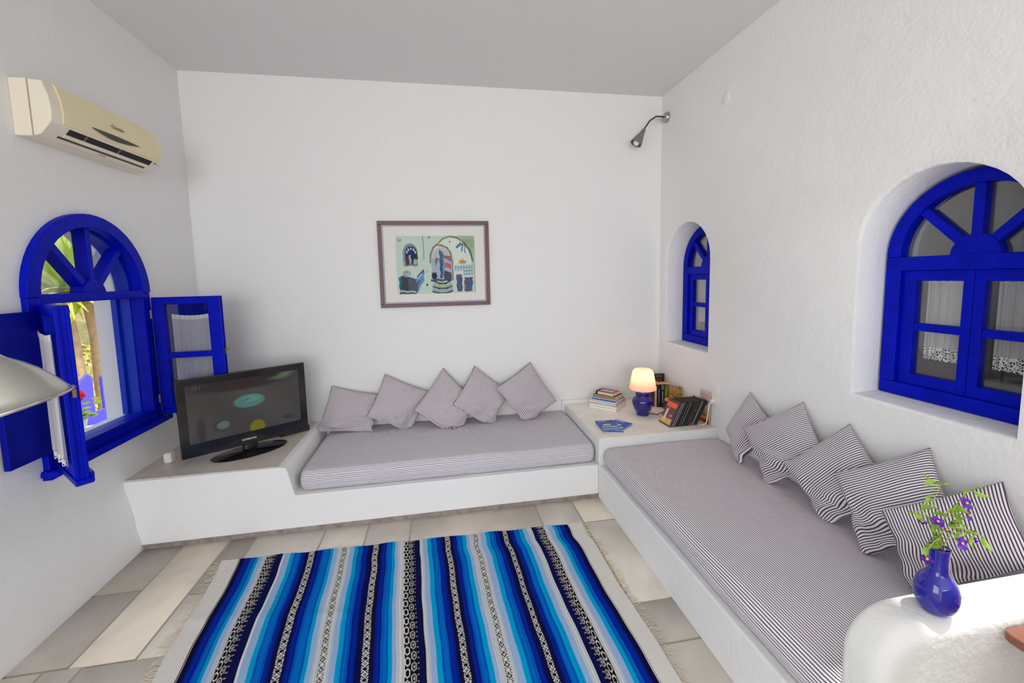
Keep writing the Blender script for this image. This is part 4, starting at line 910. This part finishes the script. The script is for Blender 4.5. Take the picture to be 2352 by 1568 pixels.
for t, c, lab, d in cases:
    t *= 1.2
    T = Matrix.Translation((x, 2.617, ZC+.0005)) @ Matrix.Rotation(math.radians(4), 4, 'Z') @ Matrix.Rotation(math.radians(LEAN), 4, 'Y')
    # rotating +z towards +x; lift so the lower edge rests on the table
    T = Matrix.Translation((0, 0, t*sn)) @ T
    sp_ = {'g': [(.15, .55, .02, .98, (150, 152, 156))], 'g2': [(.05, .35, .02, .98, (142, 140, 152))], 'm': [(.7, .85, .02, .98, (124, 110, 118))], 's': [(.55, .68, .03, .97, (176, 176, 180))],
           't': [(.4, .5, .1, .9, (88, 76, 58)), (.6, .75, .2, .5, (110, 110, 112))], 'r': [(.5, .95, .0, .13, (226, 44, 26)), (.3, .7, .60, .66, (200, 24, 40)), (.1, .2, .1, .95, (120, 104, 78))], 'w': [(.35, .8, .0, 1, (128, 132, 130))]}.get(d)
    dc = [(.08, .92, .70, .90, (236, 104, 54)), (.04, .96, .04, .26, (214, 170, 96)), (.04, .96, .26, .68, (112, 66, 72)), (.60, .78, .12, .60, (214, 196, 190)), (.55, .68, .60, .68, (190, 130, 100)), (.18, .34, .40, .43, (210, 190, 190)), (.18, .42, .35, .38, (200, 190, 190))] if d == 'c' else None
    if dc: dc = [(1-b if False else a, b, z0_, z1_, cc) for a, b, z0_, z1_, cc in dc]
    book(T, .128, .186, t, c if d != 'c' else (84, 62, 58), lab, 'disc case', 'black disc cases leaning in a row', page=(46, 44, 46), name='disc_case', spine=sp_, deco=dc)
    x += (t+.0004)/cs*1.03
# upright and stacked paperbacks in the corner behind the lamp
book(placeT(1.672, 3.075, ZC), .12, .178, .026, (58, 44, 66), 'upright purple-grey paperback half hidden behind the lamp shade', group='paperbacks behind the lamp')
book(placeT(1.700, 3.065, ZC), .12, .176, .014, (222, 190, 146), 'slim cream paperback upright between dark ones behind the lamp', group='paperbacks behind the lamp')
book(placeT(1.716, 3.055, ZC), .125, .186, .024, (30, 32, 42), 'upright black paperback with white spine lettering behind the lamp', group='paperbacks behind the lamp', spine=[(.4, .6, .15, .8, (170, 170, 176))])
book(placeT(1.742, 3.045, ZC), .125, .188, .026, (28, 32, 46), 'thick black paperback with a blue patch at the top of its spine', group='paperbacks behind the lamp', spine=[(.1, .8, .78, .98, (84, 128, 164)), (.35, .6, .2, .7, (180, 186, 190))])
T = placeT(1.764, 3.02, ZC+.004, 0, 6); book(T, .12, .172, .012, (120, 150, 40), 'thin green paperback leaning next to the black ones', group='paperbacks behind the lamp')
T = placeT(1.777, 2.995, ZC+.004, 0, 7); book(T, .12, .176, .022, (190, 60, 70), 'red-topped paperback with its cream page edges showing, beside the green one', group='paperbacks behind the lamp', spine=[(0, 1, 0, .96, (222, 200, 172))])
def flatT(x, y, z, rz): return Matrix.Translation((x, y, z)) @ Matrix.Rotation(math.radians(rz), 4, 'Z') @ Matrix.Rotation(math.radians(90), 4, 'Y') @ Matrix.Rotation(math.radians(0), 4, 'X')
def flatbook(cx, cy_, z, w, h, t, rz, cover, label, page=(222, 212, 190), spinec=None, name='book', group=None, deco=None, cat='book', side='x'):
    """book lying flat; local x = width, y = height direction; spine on the -x side facing"""
    T = Matrix.Translation((cx, cy_, z)) @ Matrix.Rotation(math.radians(rz), 4, 'Z'); c = .0013
    par = empty(name, (cx, cy_, z), label, cat, group)
    mb = MB().box((-w/2, -h/2, 0), (w/2, h/2, c), T).box((-w/2, -h/2, t-c), (w/2, h/2, t), T); 
    build('cover', mb, cm(cover), par, bevel=.0004, seg=1)
    if side == 'y': sb_, pb_ = ((-w/2, -h/2, 0), (w/2, -h/2+.0015, t)), ((-w/2+.002, -h/2+.0014, c), (w/2-.002, h/2-.002, t-c))
    else: sb_, pb_ = ((-w/2, -h/2, 0), (-w/2+(.0015 if side == 'x' else .016), h/2, t)), ((-w/2+(.0014 if side == 'x' else .0155), -h/2+.0005, c), (w/2-.0005, h/2-.0005, t-c))
    if side == 'y' and spinec == (120, 104, 78):
        build('spine', MB().box(*sb_, T), mat('woven_spine', rgb(110, 96, 72), .7, var=1, vscale=260, c2=rgb(190, 170, 120), detail=0), par)
    else: build('spine', MB().box(*sb_, T), cm(spinec or cover), par)
    build('pages', MB().box(*pb_, T), cm(page, .9), par)
    for q_, (a0_, a1_, b0_, b1_, cc) in enumerate(deco or []): build('cover_print', MB().box((-w/2+w*a0_, -h/2+h*b0_, t), (-w/2+w*a1_, -h/2+h*b1_, t+.0003+.00012*q_), T), cm(cc), par)
    return T
# flat books on top of the uprights
flatbook(1.752, 3.078, ZC+.189, .155, .045, .010, -2, (190, 140, 84), 'thin tan book lying flat across the upright paperbacks', page=(226, 186, 120), group='paperbacks behind the lamp')
T = placeT(1.69, 3.235, ZC, 90, 0); 
bk = empty('book', (1.80, 3.24, ZC), 'tall black book with red and cream title facing out in the very corner', 'book', 'paperbacks behind the lamp')
bx('cover', (1.728, 3.225, ZC), (1.872, 3.25, ZC+.230), cm((30, 26, 28)), bk, .001)
text('author_lettering', 'NA MICHELLE', .0165, cm((150, 146, 148)), bk, (1.748, 3.2245, ZC+.208), (1, 0, 0), (0, 0, 1))
text('title_lettering', 'oo', .044, cm((206, 184, 150)), bk, (1.750, 3.2245, ZC+.166), (1, 0, 0), (0, 0, 1))
text('title_initial', 'H', .058, cm((214, 10, 24)), bk, (1.802, 3.2245, ZC+.162), (1, 0, 0), (0, 0, 1), .0012)
T = placeT(1.812, 2.955, ZC+.115, 0, 6); bk = empty('book', (1.83, 2.96, ZC+.1), 'small brown and gold patterned book propped facing out beside the wall', 'book', 'paperbacks behind the lamp')
T = Matrix.Translation((1.768, 2.965, ZC+.097)) @ Matrix.Rotation(math.radians(-8), 4, 'Z') @ Matrix.Rotation(math.radians(3), 4, 'Y')
build('cover', MB().box((0, 0, 0), (.098, .020, .092), T), mat('brown_gold_map', rgb(108, 70, 36), .5, var=1, vscale=55, c2=rgb(200, 160, 84), detail=6), bk, bevel=.001)
flatbook(1.812, 2.93, ZC+.078, .13, .13, .018, 12, (216, 168, 92), 'yellow paperback lying flat under the brown and gold book', page=(230, 190, 120), group='paperbacks behind the lamp')
flatbook(1.812, 2.94, ZC, .125, .17, .076, 5, (60, 44, 40), 'thick dark book at the foot of the pile between the cases and the wall', group='paperbacks behind the lamp')
rc = empty('leaflet', (RX-.03, 2.66, ZC), 'tall red and cream leaflet standing against the wall below the switch', 'leaflet')
T = Matrix.Translation((RX-.024, 2.60, ZC)) @ Matrix.Rotation(math.radians(2), 4, 'Y')
bx('board', (0, 0, 0), (.006, .120, .236), cm((206, 186, 178)), rc, .0005, T)
for a, b, c_, d_2, cc in ((.1, .9, .86, .875, (170, 70, 80)), (.1, .115, .5, .87, (170, 70, 80)), (.885, .9, .5, .87, (170, 70, 80)), (.25, .75, .78, .80, (190, 60, 74)), (.2, .8, .58, .74, (120, 116, 120)), (.02, .98, .12, .42, (214, 160, 84)), (.02, .6, .0, .14, (168, 34, 40)), (.3, .6, .2, .3, (120, 140, 160)), (.6, .98, .0, .12, (190, 50, 44))):
    bx('print', (-.0006, .12*a, .236*c_), (.0004, .12*b, .236*d_2), cm(cc), rc, 0, T)
# stack of books and magazines left of the lamp; near corner points to the room
rz = -48; S0 = (1.334, 3.167)
stack = [(.235, .200, .020, 0, 0, 0, (232, 230, 226), (214, 206, 196), 'thick white magazine at the very bottom of the stack left of the lamp'),
 (.233, .198, .018, 1, .002, 0, (236, 234, 230), (216, 206, 196), 'thick white magazine second from the bottom of the stack'),
 (.238, .200, .010, -2, .000, .004, (206, 198, 180), (206, 196, 176), 'thin beige magazine with a dark edge in the lower half of the stack'),
 (.238, .200, .012, 1, -.004, .004, (60, 56, 64), (226, 222, 216), 'dark-covered magazine with white pages in the middle of the stack'),
 (.230, .196, .012, 3, -.004, .004, (210, 208, 212), (200, 196, 200), 'pale grey magazine directly under the blue one in the stack'),
 (.200, .185, .009, 0, .004, .006, (20, 110, 178), (150, 160, 190), 'blue magazine in the upper half of the stack'),
 (.195, .165, .010, 2, .000, -.002, (196, 182, 190), (232, 222, 222), 'white and pink booklet under the ring-bound book'),
 (.190, .150, .021, -2, .000, -.004, (104, 92, 66), (228, 188, 124), 'brown patterned book with cream pages, second from the top of the stack'),
 (.155, .112, .024, -4, -.006, -.008, (124, 84, 92), (226, 210, 180), 'paperback with a mauve cover and black spine end lying on top of the stack')]
z = ZC
for k, (w, h, t, dr, dx, dy, c, pg, lab) in enumerate(stack):
    dc = None
    if k == 8: dc = [(.1, .9, .3, .7, (196, 190, 198)), (.05, .95, .72, .98, (170, 66, 72))]
    if k == 7: dc = [(.6, .95, .05, .95, (70, 54, 70))]
    T = flatbook(S0[0]+dx, S0[1]+dy, z, w, h, t-.0006, rz+dr, c, lab, page=pg, spinec={0: (236, 234, 230), 1: (236, 234, 230), 3: (226, 222, 216), 4: (214, 212, 214), 5: (20, 120, 190), 7: (120, 104, 78), 8: (34, 32, 36)}.get(k), group='books and magazines stacked left of the lamp', name='magazine' if k < 7 else 'book', deco=dc, cat='magazine' if k < 7 else 'book', side='end' if k == 8 else 'y')
    z += t
# two blue magazines fanned on the table
for k, (x_, y_, zz, r_, lab) in enumerate(((1.178, 2.71, ZC, -20, 'blue brochure underneath, mostly covered, at the front of the corner table'), (1.222, 2.722, ZC+.0055, -52, 'blue brochure in the middle with its white page edge showing at the right'), (1.150, 2.725, ZC+.0105, -4, 'blue brochure with a pale photo lying uppermost at the front of the corner table'))):
    flatbook(x_, y_, zz, .135, .19, .0048, r_, (28, 98, 190), lab, page=(216, 216, 216), name='brochure', cat='brochure', group='blue brochures on the corner table', deco=[(0, 1, .82, 1, (34, 70, 180)), (.1, .6, .86, .93, (170, 190, 225)), (.1, .95, .30, .38, (196, 214, 228)), (.1, .8, .45, .70, (110, 90, 84)), (.25, .65, .48, .60, (222, 214, 206)), (.0, 1, .1, .16, (190, 204, 214))])

# ------------------------------------------------------------------ vase with flowers
va = empty('vase', (1.238, .802, .617), 'cobalt blue glazed bottle vase standing on the low end wall', 'vase')
pv = [(.030, 0), (.032, .003), (.038, .012), (.0435, .028), (.0452, .044), (.0445, .060), (.0395, .076), (.033, .089), (.0245, .099), (.0205, .110), (.0195, .130), (.0198, .150), (.0212, .166), (.0218, .169), (.0195, .169), (.0165, .150), (.0165, .11)]
o = build('glazed_body', MB().lathe(pv, (1.238, .802, .617), 56), mat('cobalt_vase_glaze', rgb(30, 26, 150), .10, coat=.5), va, smooth=True, angle=180)
fb = empty('flower_sprig', (1.238, .802, .72), 'sprig of purple nightshade flowers with green leaves in the blue vase', 'flowers')
XC, YC = .003, .802
def st(pts, r=.0016, yj=0):
    P = [(x_+XC, YC+yj*k/len(pts), z_) for k, (x_, z_) in enumerate(pts)]; P[0] = (1.238, YC, .73)
    # smooth
    Q = []
    for i in range(len(P)-1):
        p0, p1, p2, p3 = [Vector(P[min(max(j, 0), len(P)-1)]) for j in (i-1, i, i+1, i+2)]
        for s_ in range(6):
            t_ = s_/6; Q.append(.5*((2*p1)+(-p0+p2)*t_+(2*p0-5*p1+4*p2-p3)*t_*t_+(-p0+3*p1-3*p2+p3)*t_**3))
    Q.append(Vector(P[-1])); return Q
stems = [st([(1.238, .73), (1.233, .781), (1.242, .816), (1.261, .859), (1.228, .894), (1.248, .929), (1.248, .95)], yj=.03), st([(1.238, .73), (1.236, .785), (1.274, .848), (1.25, .885), (1.277, .93), (1.29, .94)], yj=-.02),
 st([(1.238, .73), (1.230, .782), (1.212, .82), (1.182, .827), (1.150, .815)], yj=-.04), st([(1.238, .73), (1.239, .783), (1.261, .826), (1.323, .818), (1.358, .801), (1.424, .771)], yj=.03), st([(1.238, .73), (1.236, .783), (1.215, .845), (1.191, .881), (1.166, .876)], yj=.02)]
STM = mat('stem_green', rgb(150, 170, 70), .5)
for S_ in stems: build('stem', MB().tube(S_, [.0017*(1-.5*i/len(S_)) for i in range(len(S_))], 6), STM, fb, smooth=True)
def nearest(x_, z_):
    best = min((p for S_ in stems for p in S_[8:]), key=lambda p: (p[0]-x_)**2+(p[2]-z_)**2); return best
leaves = [[1.248, .952], [1.31, .935], [1.226, .948], [1.282, .933], [1.195, .92], [1.299, .904], [1.216, .9], [1.265, .894], [1.253, .883], [1.227, .874], [1.173, .875], [1.258, .857], [1.311, .842], [1.288, .836], [1.25, .825], [1.307, .823], [1.14, .812], [1.152, .803], [1.183, .811], [1.236, .812], [1.304, .796], [1.333, .804], [1.372, .788], [1.414, .762], [1.367, .773], [1.217, .796], [1.251, .784], [1.282, .865], [1.193, .797]]
rl = random.Random(4)
for S_ in stems:
    for k_ in range(7, len(S_), 3): leaves.append([S_[k_][0]-XC+rl.uniform(-.022, .022), S_[k_][2]+rl.uniform(-.020, .018)])
n_main = 29; li = 0
for (x_, z_) in leaves:
    c = Vector((x_+XC, 0, z_)); b = nearest(c[0], c[2]); c[1] = b[1]+rl.uniform(-.012, .012); d = c-b
    if d.length < .008: d = Vector((rl.uniform(-1, 1), rl.uniform(-.5, .5), rl.uniform(-.6, .6)))
    d.normalize(); li += 1; L = rl.uniform(.026, .040) if li <= n_main else rl.uniform(.012, .022); w = L*.20; side = d.cross(Vector((rl.uniform(-.3, .3), -1, rl.uniform(-.2, .6)))).normalized(); nn = d.cross(side)
    root = c-d*L*.5; vs = []
    for i in range(7):
        u_ = i/6; wd = w*math.sin(math.pi*min(1, u_**.8*1.0))*(1 if i not in (0, 6) else .05); ctr = root+d*L*u_+nn*(.006*math.sin(math.pi*u_))
        vs += [ctr-side*wd+nn*.002, ctr-nn*.0012, ctr+side*wd+nn*.002]
    mb = MB(); mb.add(vs, [(3*i+j, 3*i+j+1, 3*i+j+4, 3*i+j+3) for i in range(6) for j in range(2)])
    mb.tube([b, root], .0007, 4); build('leaf', mb, LEAF, fb, smooth=True, angle=180)
flowers = [([1.265, .915], .019, (0, -.8, .5)), ([1.282, .879], .018, (.3, -.8, .3)), ([1.215, .859], .018, (-.2, -.5, .8)), ([1.178, .859], .012, (-.3, -.2, .9)), ([1.274, .803], .021, (0, -.9, .4)), ([1.132, .797], .015, (-.4, -.2, .9)), ([1.198, .805], .011, (.6, -.7, 0)), ([1.249, .83], .009, (0, -.3, 1)), ([1.36, .782], .009, (.6, -.4, 0))]
for (x_, z_), r_, nv_ in flowers:
    c = Vector((x_+XC, 0, z_)); b = nearest(c[0], c[2]); c[1] = b[1]-.012; q = Vector(nv_).normalized().to_track_quat('Z', 'Y').to_matrix().to_4x4(); n_ = 40
    mb = MB(); vs = [tuple(c)]
    for f_ in (.35, .7, 1.0):
        for k in range(n_):
            a = 2*math.pi*k/n_; rr = r_*.80*f_*(.80+.20*abs(math.cos(2.5*a))) ; vs.append(tuple(c+(q @ Vector((rr*math.cos(a), rr*math.sin(a), .003*f_+.0025*math.sin(5*a)*f_)))))
    fs = [(0, 1+k, 1+(k+1) % n_) for k in range(n_)]+[(1+i*n_+k, 1+(i+1)*n_+k, 1+(i+1)*n_+(k+1) % n_, 1+i*n_+(k+1) % n_) for i in range(2) for k in range(n_)]
    mb.add(vs, fs); fo = build('flower', mb, PURPLE, fb, smooth=True, angle=180)
    build('flower_centre', MB().ball(tuple(c+(q @ Vector((0, 0, .004)))), .0032, 8, 6), YELLOW, fo, smooth=True)
    build('flower_stalk', MB().tube([b, c], .0008, 4), STM, fo)

# ------------------------------------------------------------------ brown table, floor lamp
tb = empty('wooden_table', (1.62, .45, 0), 'varnished brown wooden table against the low end wall, only its corner in view', 'table')
TB = [(1.418, .742), (1.414, .70), (1.30, .02), (1.86, .02), (1.86, .748), (1.45, .748)]
mb = MB(); mb.prism([(1.376, .735), (1.382, .748), (1.396, .752), (1.86, .752), (1.86, .05), (1.36, .05)][::-1], 'z', .556, .580); build('table_top', mb, WOODB, tb, bevel=.004)
mb = MB(); mb.box((1.43, .68, .49), (1.84, .70, .556)); mb.box((1.43, .08, .49), (1.84, .10, .556)); mb.box((1.42, .10, .49), (1.44, .70, .556)); build('apron', mb, WOODB, tb, bevel=.002)
for a, b in ((1.46, .66), (1.81, .66), (1.46, .10), (1.81, .10)): bx('leg', (a-.02, b-.02, 0), (a+.02, b+.02, .556), WOODB, tb, .004)
fl_ = empty('floor_lamp', (-1.42, 1.22, 0), 'brushed silver bell-shaped lamp shade at the left edge, before the blue shutter', 'floor lamp')
cc = Vector((-1.196, 1.352, 1.170)); dv = (cc-Vector((0, 0, 1.5))).normalized(); ax = e1*-.488+e3*.873; ax = (ax-dv*ax.dot(dv)).normalized(); ax = (ax-dv*.10).normalized(); q = ax.to_track_quat('Z', 'Y').to_matrix().to_4x4()
pf = [(.127, -.006), (.1305, -.003), (.130, .002), (.122, .003), (.112, .026), (.098, .054), (.080, .084), (.058, .112), (.036, .134), (.024, .150), (.022, .185), (.0, .19)]
inn = [(.0, .184), (.018, .150), (.054, .110), (.094, .052), (.119, .003), (.1255, -.005)]
build('shade', MB().lathe([(max(r_, .0005), z_) for r_, z_ in inn[::-1]][::-1]+[(max(r_, .0005), z_) for r_, z_ in pf], cc, 72, q, False, False), mat('spun_aluminium', rgb(200, 198, 192), .24, metal=1), fl_, smooth=True, angle=60)
tip = cc+ax*.185
build('flexible_arm', MB().tube([tip, tip+ax*.05+Vector((-.02, -.01, -.005)), Vector((-1.36, 1.27, 1.33)), Vector((-1.42, 1.235, 1.22)), Vector((-1.42, 1.22, 1.0))], .007, 10), CHROME, fl_, smooth=True)
build('pole', MB().tube([(-1.42, 1.22, 1.0), (-1.42, 1.22, .02)], .010, 16), CHROME, fl_, smooth=True)
build('base', MB().lathe([(.13, 0), (.13, .012), (.12, .020), (.015, .03)], (-1.42, 1.22, 0), 48), CHROME, fl_, smooth=True)

# ------------------------------------------------------------------ garden outside the left window
GRD = mat('dry_ground', rgb(186, 170, 140), .95, var=.5, vscale=3, bump=.6, bscale=12)
go = quad('terrain', [(-40, -20, -.25), (LX-.3, -20, -.25), (LX-.3, 40, -.25), (-40, 40, -.25)], GRD)
go2 = quad('terrain', [(RX+.36, -20, -.12), (40, -20, -.12), (40, 30, -.12), (RX+.36, 30, -.12)], GRD)
hill = mat('scrub_hillside', rgb(150, 138, 92), .95, var=1, vscale=1.6, c2=rgb(96, 96, 60), detail=8, bump=1, bscale=3, bdist=.3)
mb = MB(); vs = []; 
for i in range(30):
    for j in range(14):
        y = 2+i*1.0; t_ = j/13; x_ = -6.5-t_*6; vs.append((x_+.4*math.sin(i*1.3+j), y, -.25+t_*2.6+.25*math.sin(i*.9+j*1.7)))
mb.add(vs, [(i*14+j, (i+1)*14+j, (i+1)*14+j+1, i*14+j+1) for i in range(29) for j in range(13)]); hl = build('terrain_bank', mb, hill, smooth=True, angle=180); hl['kind'] = 'structure'
# yucca
def shoot(mb, c, L, az, el_, w, droop):
    d = Vector((math.cos(az)*math.cos(el_), math.sin(az)*math.cos(el_), math.sin(el_))); s_ = d.cross(Vector((0, 0, 1))).normalized(); vs = []
    for i in range(6):
        u_ = i/5; p = Vector(c)+d*L*u_+Vector((0, 0, -droop*u_*u_*L)); ww_ = w*(.5+u_ if u_ < .5 else 2*(1-u_))+.001; vs += [p-s_*ww_, p+Vector((0, 0, -ww_*.3)), p+s_*ww_]
    mb.add(vs, [(3*i+j, 3*i+3+j, 3*i+4+j, 3*i+1+j) for i in range(5) for j in range(2)])
YUC = mat('yucca_leaf', rgb(168, 200, 40), .5, var=.5, vscale=4, c2=rgb(226, 228, 110))
yc = empty('yucca_tree', (-4.0, 5.52, -.25), 'yucca tree with pale trunks and spiky yellow-green leaves seen through the left window', 'tree')
TRK = mat('pale_trunk', rgb(206, 176, 140), .9, var=.3, vscale=14, bump=.6, bscale=40)
build('trunk', MB().tube([(-4.0, 5.62, -.25), (-4.02, 5.58, .3), (-4.0, 5.56, .9), (-4.02, 5.53, 1.35)], [.075, .062, .058, .055], 14), TRK, yc, smooth=True)
build('trunk', MB().tube([(-4.1, 5.46, -.25), (-4.1, 5.42, .4), (-4.12, 5.40, 1.0), (-4.12, 5.36, 1.4)], [.07, .058, .052, .05], 14), TRK, yc, smooth=True)
mb = MB(); ry_ = random.Random(2)
for hx_, hy_, hz_ in ((-4.02, 5.53, 1.36), (-4.12, 5.36, 1.42)):
    for k in range(190): shoot(mb, (hx_, hy_, hz_), ry_.uniform(.6, 1.1), ry_.uniform(0, 6.283), ry_.uniform(-.12, 1.5), .022, ry_.uniform(.05, .35))
o = build('leaf_crown', mb, YUC, yc); o['kind'] = 'stuff'
SHR = mat('shrub_leaf', rgb(150, 160, 72), .7, var=.6, vscale=6, c2=rgb(206, 190, 110))
def shrub(c, r_, n_, lab, seed):
    rr = random.Random(seed); mb = MB()
    for k in range(n_):
        a = rr.uniform(0, 6.283); b_ = rr.uniform(-.2, 1.5); q_ = r_*rr.uniform(.5, 1)**.5
        p = Vector((c[0]+q_*math.cos(a)*math.cos(b_), c[1]+q_*math.sin(a)*math.cos(b_), c[2]+q_*math.sin(b_)*1.1)); d = Vector((rr.gauss(0, 1), rr.gauss(0, 1), rr.gauss(0, 1))).normalized(); s_ = d.orthogonal().normalized()*.022; d *= .05
        mb.add([p-s_, p+d, p+s_, p-d*.3], [(0, 1, 2, 3)])
    o = tag(build('shrub', mb, SHR), lab, 'shrub'); return o
shrub((-5.6, 7.2, -.2), .75, 1500, 'low yellow-green shrub on the bank right of the yucca trunks', 1)
shrub((-5.7, 5.5, -.2), .68, 1300, 'pale dry shrub on the bank left of the yucca trunks', 2)
shrub((-4.3, 6.45, -.25), .4, 900, 'small green shrub at the foot of the yucca behind the blue chair', 3)
nb = empty('neighbouring_house', (-13, 15, -.3), 'pale neighbouring house with a tiled eave, high beyond the yucca', 'house')
bx('wall', (-16, 10, -.3), (-12, 24, 5.2), mat('house_wall', rgb(226, 216, 206), .9), nb, 0)
bx('eave', (-12.3, 10, 4.1), (-11.6, 24, 4.4), mat('roof_tile', rgb(170, 130, 110), .8, bump=.5, bscale=8), nb, 0)
for k in range(4): bx('window', (-12.02, 11.5+3*k, 2.2), (-11.97, 12.5+3*k, 3.6), mat('house_shutter', rgb(170, 176, 190), .6), nb, 0)
# blue slatted garden chair
CH = mat('garden_chair_blue', rgb(92, 88, 224), .5)
ch = empty('garden_chair', (-2.95, 4.0, -.25), 'blue slatted garden chair outside the left window', 'garden chair')
for k, (y0_, w_, top_) in enumerate(((3.76, .135, .66), (3.915, .15, .745), (4.10, .05, .74), (4.16, .15, .70))):
    if k == 2: continue
    lo_, hi_ = (top_-.08, top_) if k == 1 else ((top_, top_-.16) if k == 3 else (top_-.14, top_))
    mb = MB(); mb.prism([(y0_, .10), (y0_+w_-.015, .10), (y0_+w_, hi_-.03), (y0_+w_*.72, hi_+(.01 if k == 1 else .03)), (y0_+w_*.25, lo_+.05 if k == 1 else lo_+.015), (y0_-.003, lo_)], 'x', -3.01, -2.99); build('back_slat', mb, CH, ch, bevel=.003)
for k in range(5): bx('seat_slat', (-2.95+.10*k, 3.80, .10-.012*k), (-2.86+.10*k, 4.32, .12-.012*k), CH, ch, .003)
bx('arm', (-3.0, 3.66, .30), (-2.42, 3.75, .325), CH, ch, .004); bx('arm', (-3.0, 4.33, .30), (-2.42, 4.42, .325), CH, ch, .004); bx('back_rail', (-2.985, 3.70, .27), (-2.965, 4.40, .42), CH, ch, .003)
for a, b in ((-2.5, 3.70), (-2.5, 4.38), (-2.98, 3.70), (-2.98, 4.38)): bx('leg', (a-.02, b-.025, -.25), (a+.02, b+.025, .30), CH, ch, .003)
# white garden table with geranium pot
gt = empty('garden_table', (-2.55, 3.42, -.25), 'round white garden table just outside the left window', 'table')
build('table_top', MB().lathe([(.26, 0), (.27, .01), (.26, .025), (.001, .026)], (-2.55, 3.42, .40), 40), WHITEP, gt, smooth=True); build('pedestal', MB().lathe([(.18, 0), (.03, .03), (.03, .65)], (-2.55, 3.42, -.25), 24), WHITEP, gt, smooth=True)
gp = empty('geranium_pot', (-2.62, 3.36, .426), 'potted red geranium on the white garden table', 'plant')
build('pot', MB().lathe([(.05, 0), (.075, .12), (.08, .125), (.07, .12)], (-2.62, 3.36, .426), 24), mat('white_pot', rgb(220, 214, 206), .6), gp, smooth=True)
mb = MB(); rg = random.Random(9)
for k in range(70):
    p = Vector((-2.62+rg.gauss(0, .06), 3.36+rg.gauss(0, .06), .56+abs(rg.gauss(0, .06)))); s_ = Vector((rg.gauss(0, 1), rg.gauss(0, 1), .3)).normalized()*.03; t_ = s_.cross(Vector((0, 0, 1))).normalized()*.028
    mb.add([p-s_, p-t_, p+s_, p+t_], [(0, 1, 2, 3)])
o = build('foliage', mb, mat('geranium_leaf', rgb(170, 200, 60), .6), gp); o['kind'] = 'stuff'
for c in ((-2.60, 3.40, .72), (-2.66, 3.30, .78)):
    mb = MB()
    for k in range(14): mb.ball((c[0]+rg.gauss(0, .018), c[1]+rg.gauss(0, .018), c[2]+rg.gauss(0, .012)), .016, 8, 6)
    build('flower_head', mb, mat('geranium_red', rgb(226, 20, 70), .6), gp, smooth=True)
    build('flower_stalk', MB().tube([(c[0], c[1], .56), c], .004, 6), STM, gp)
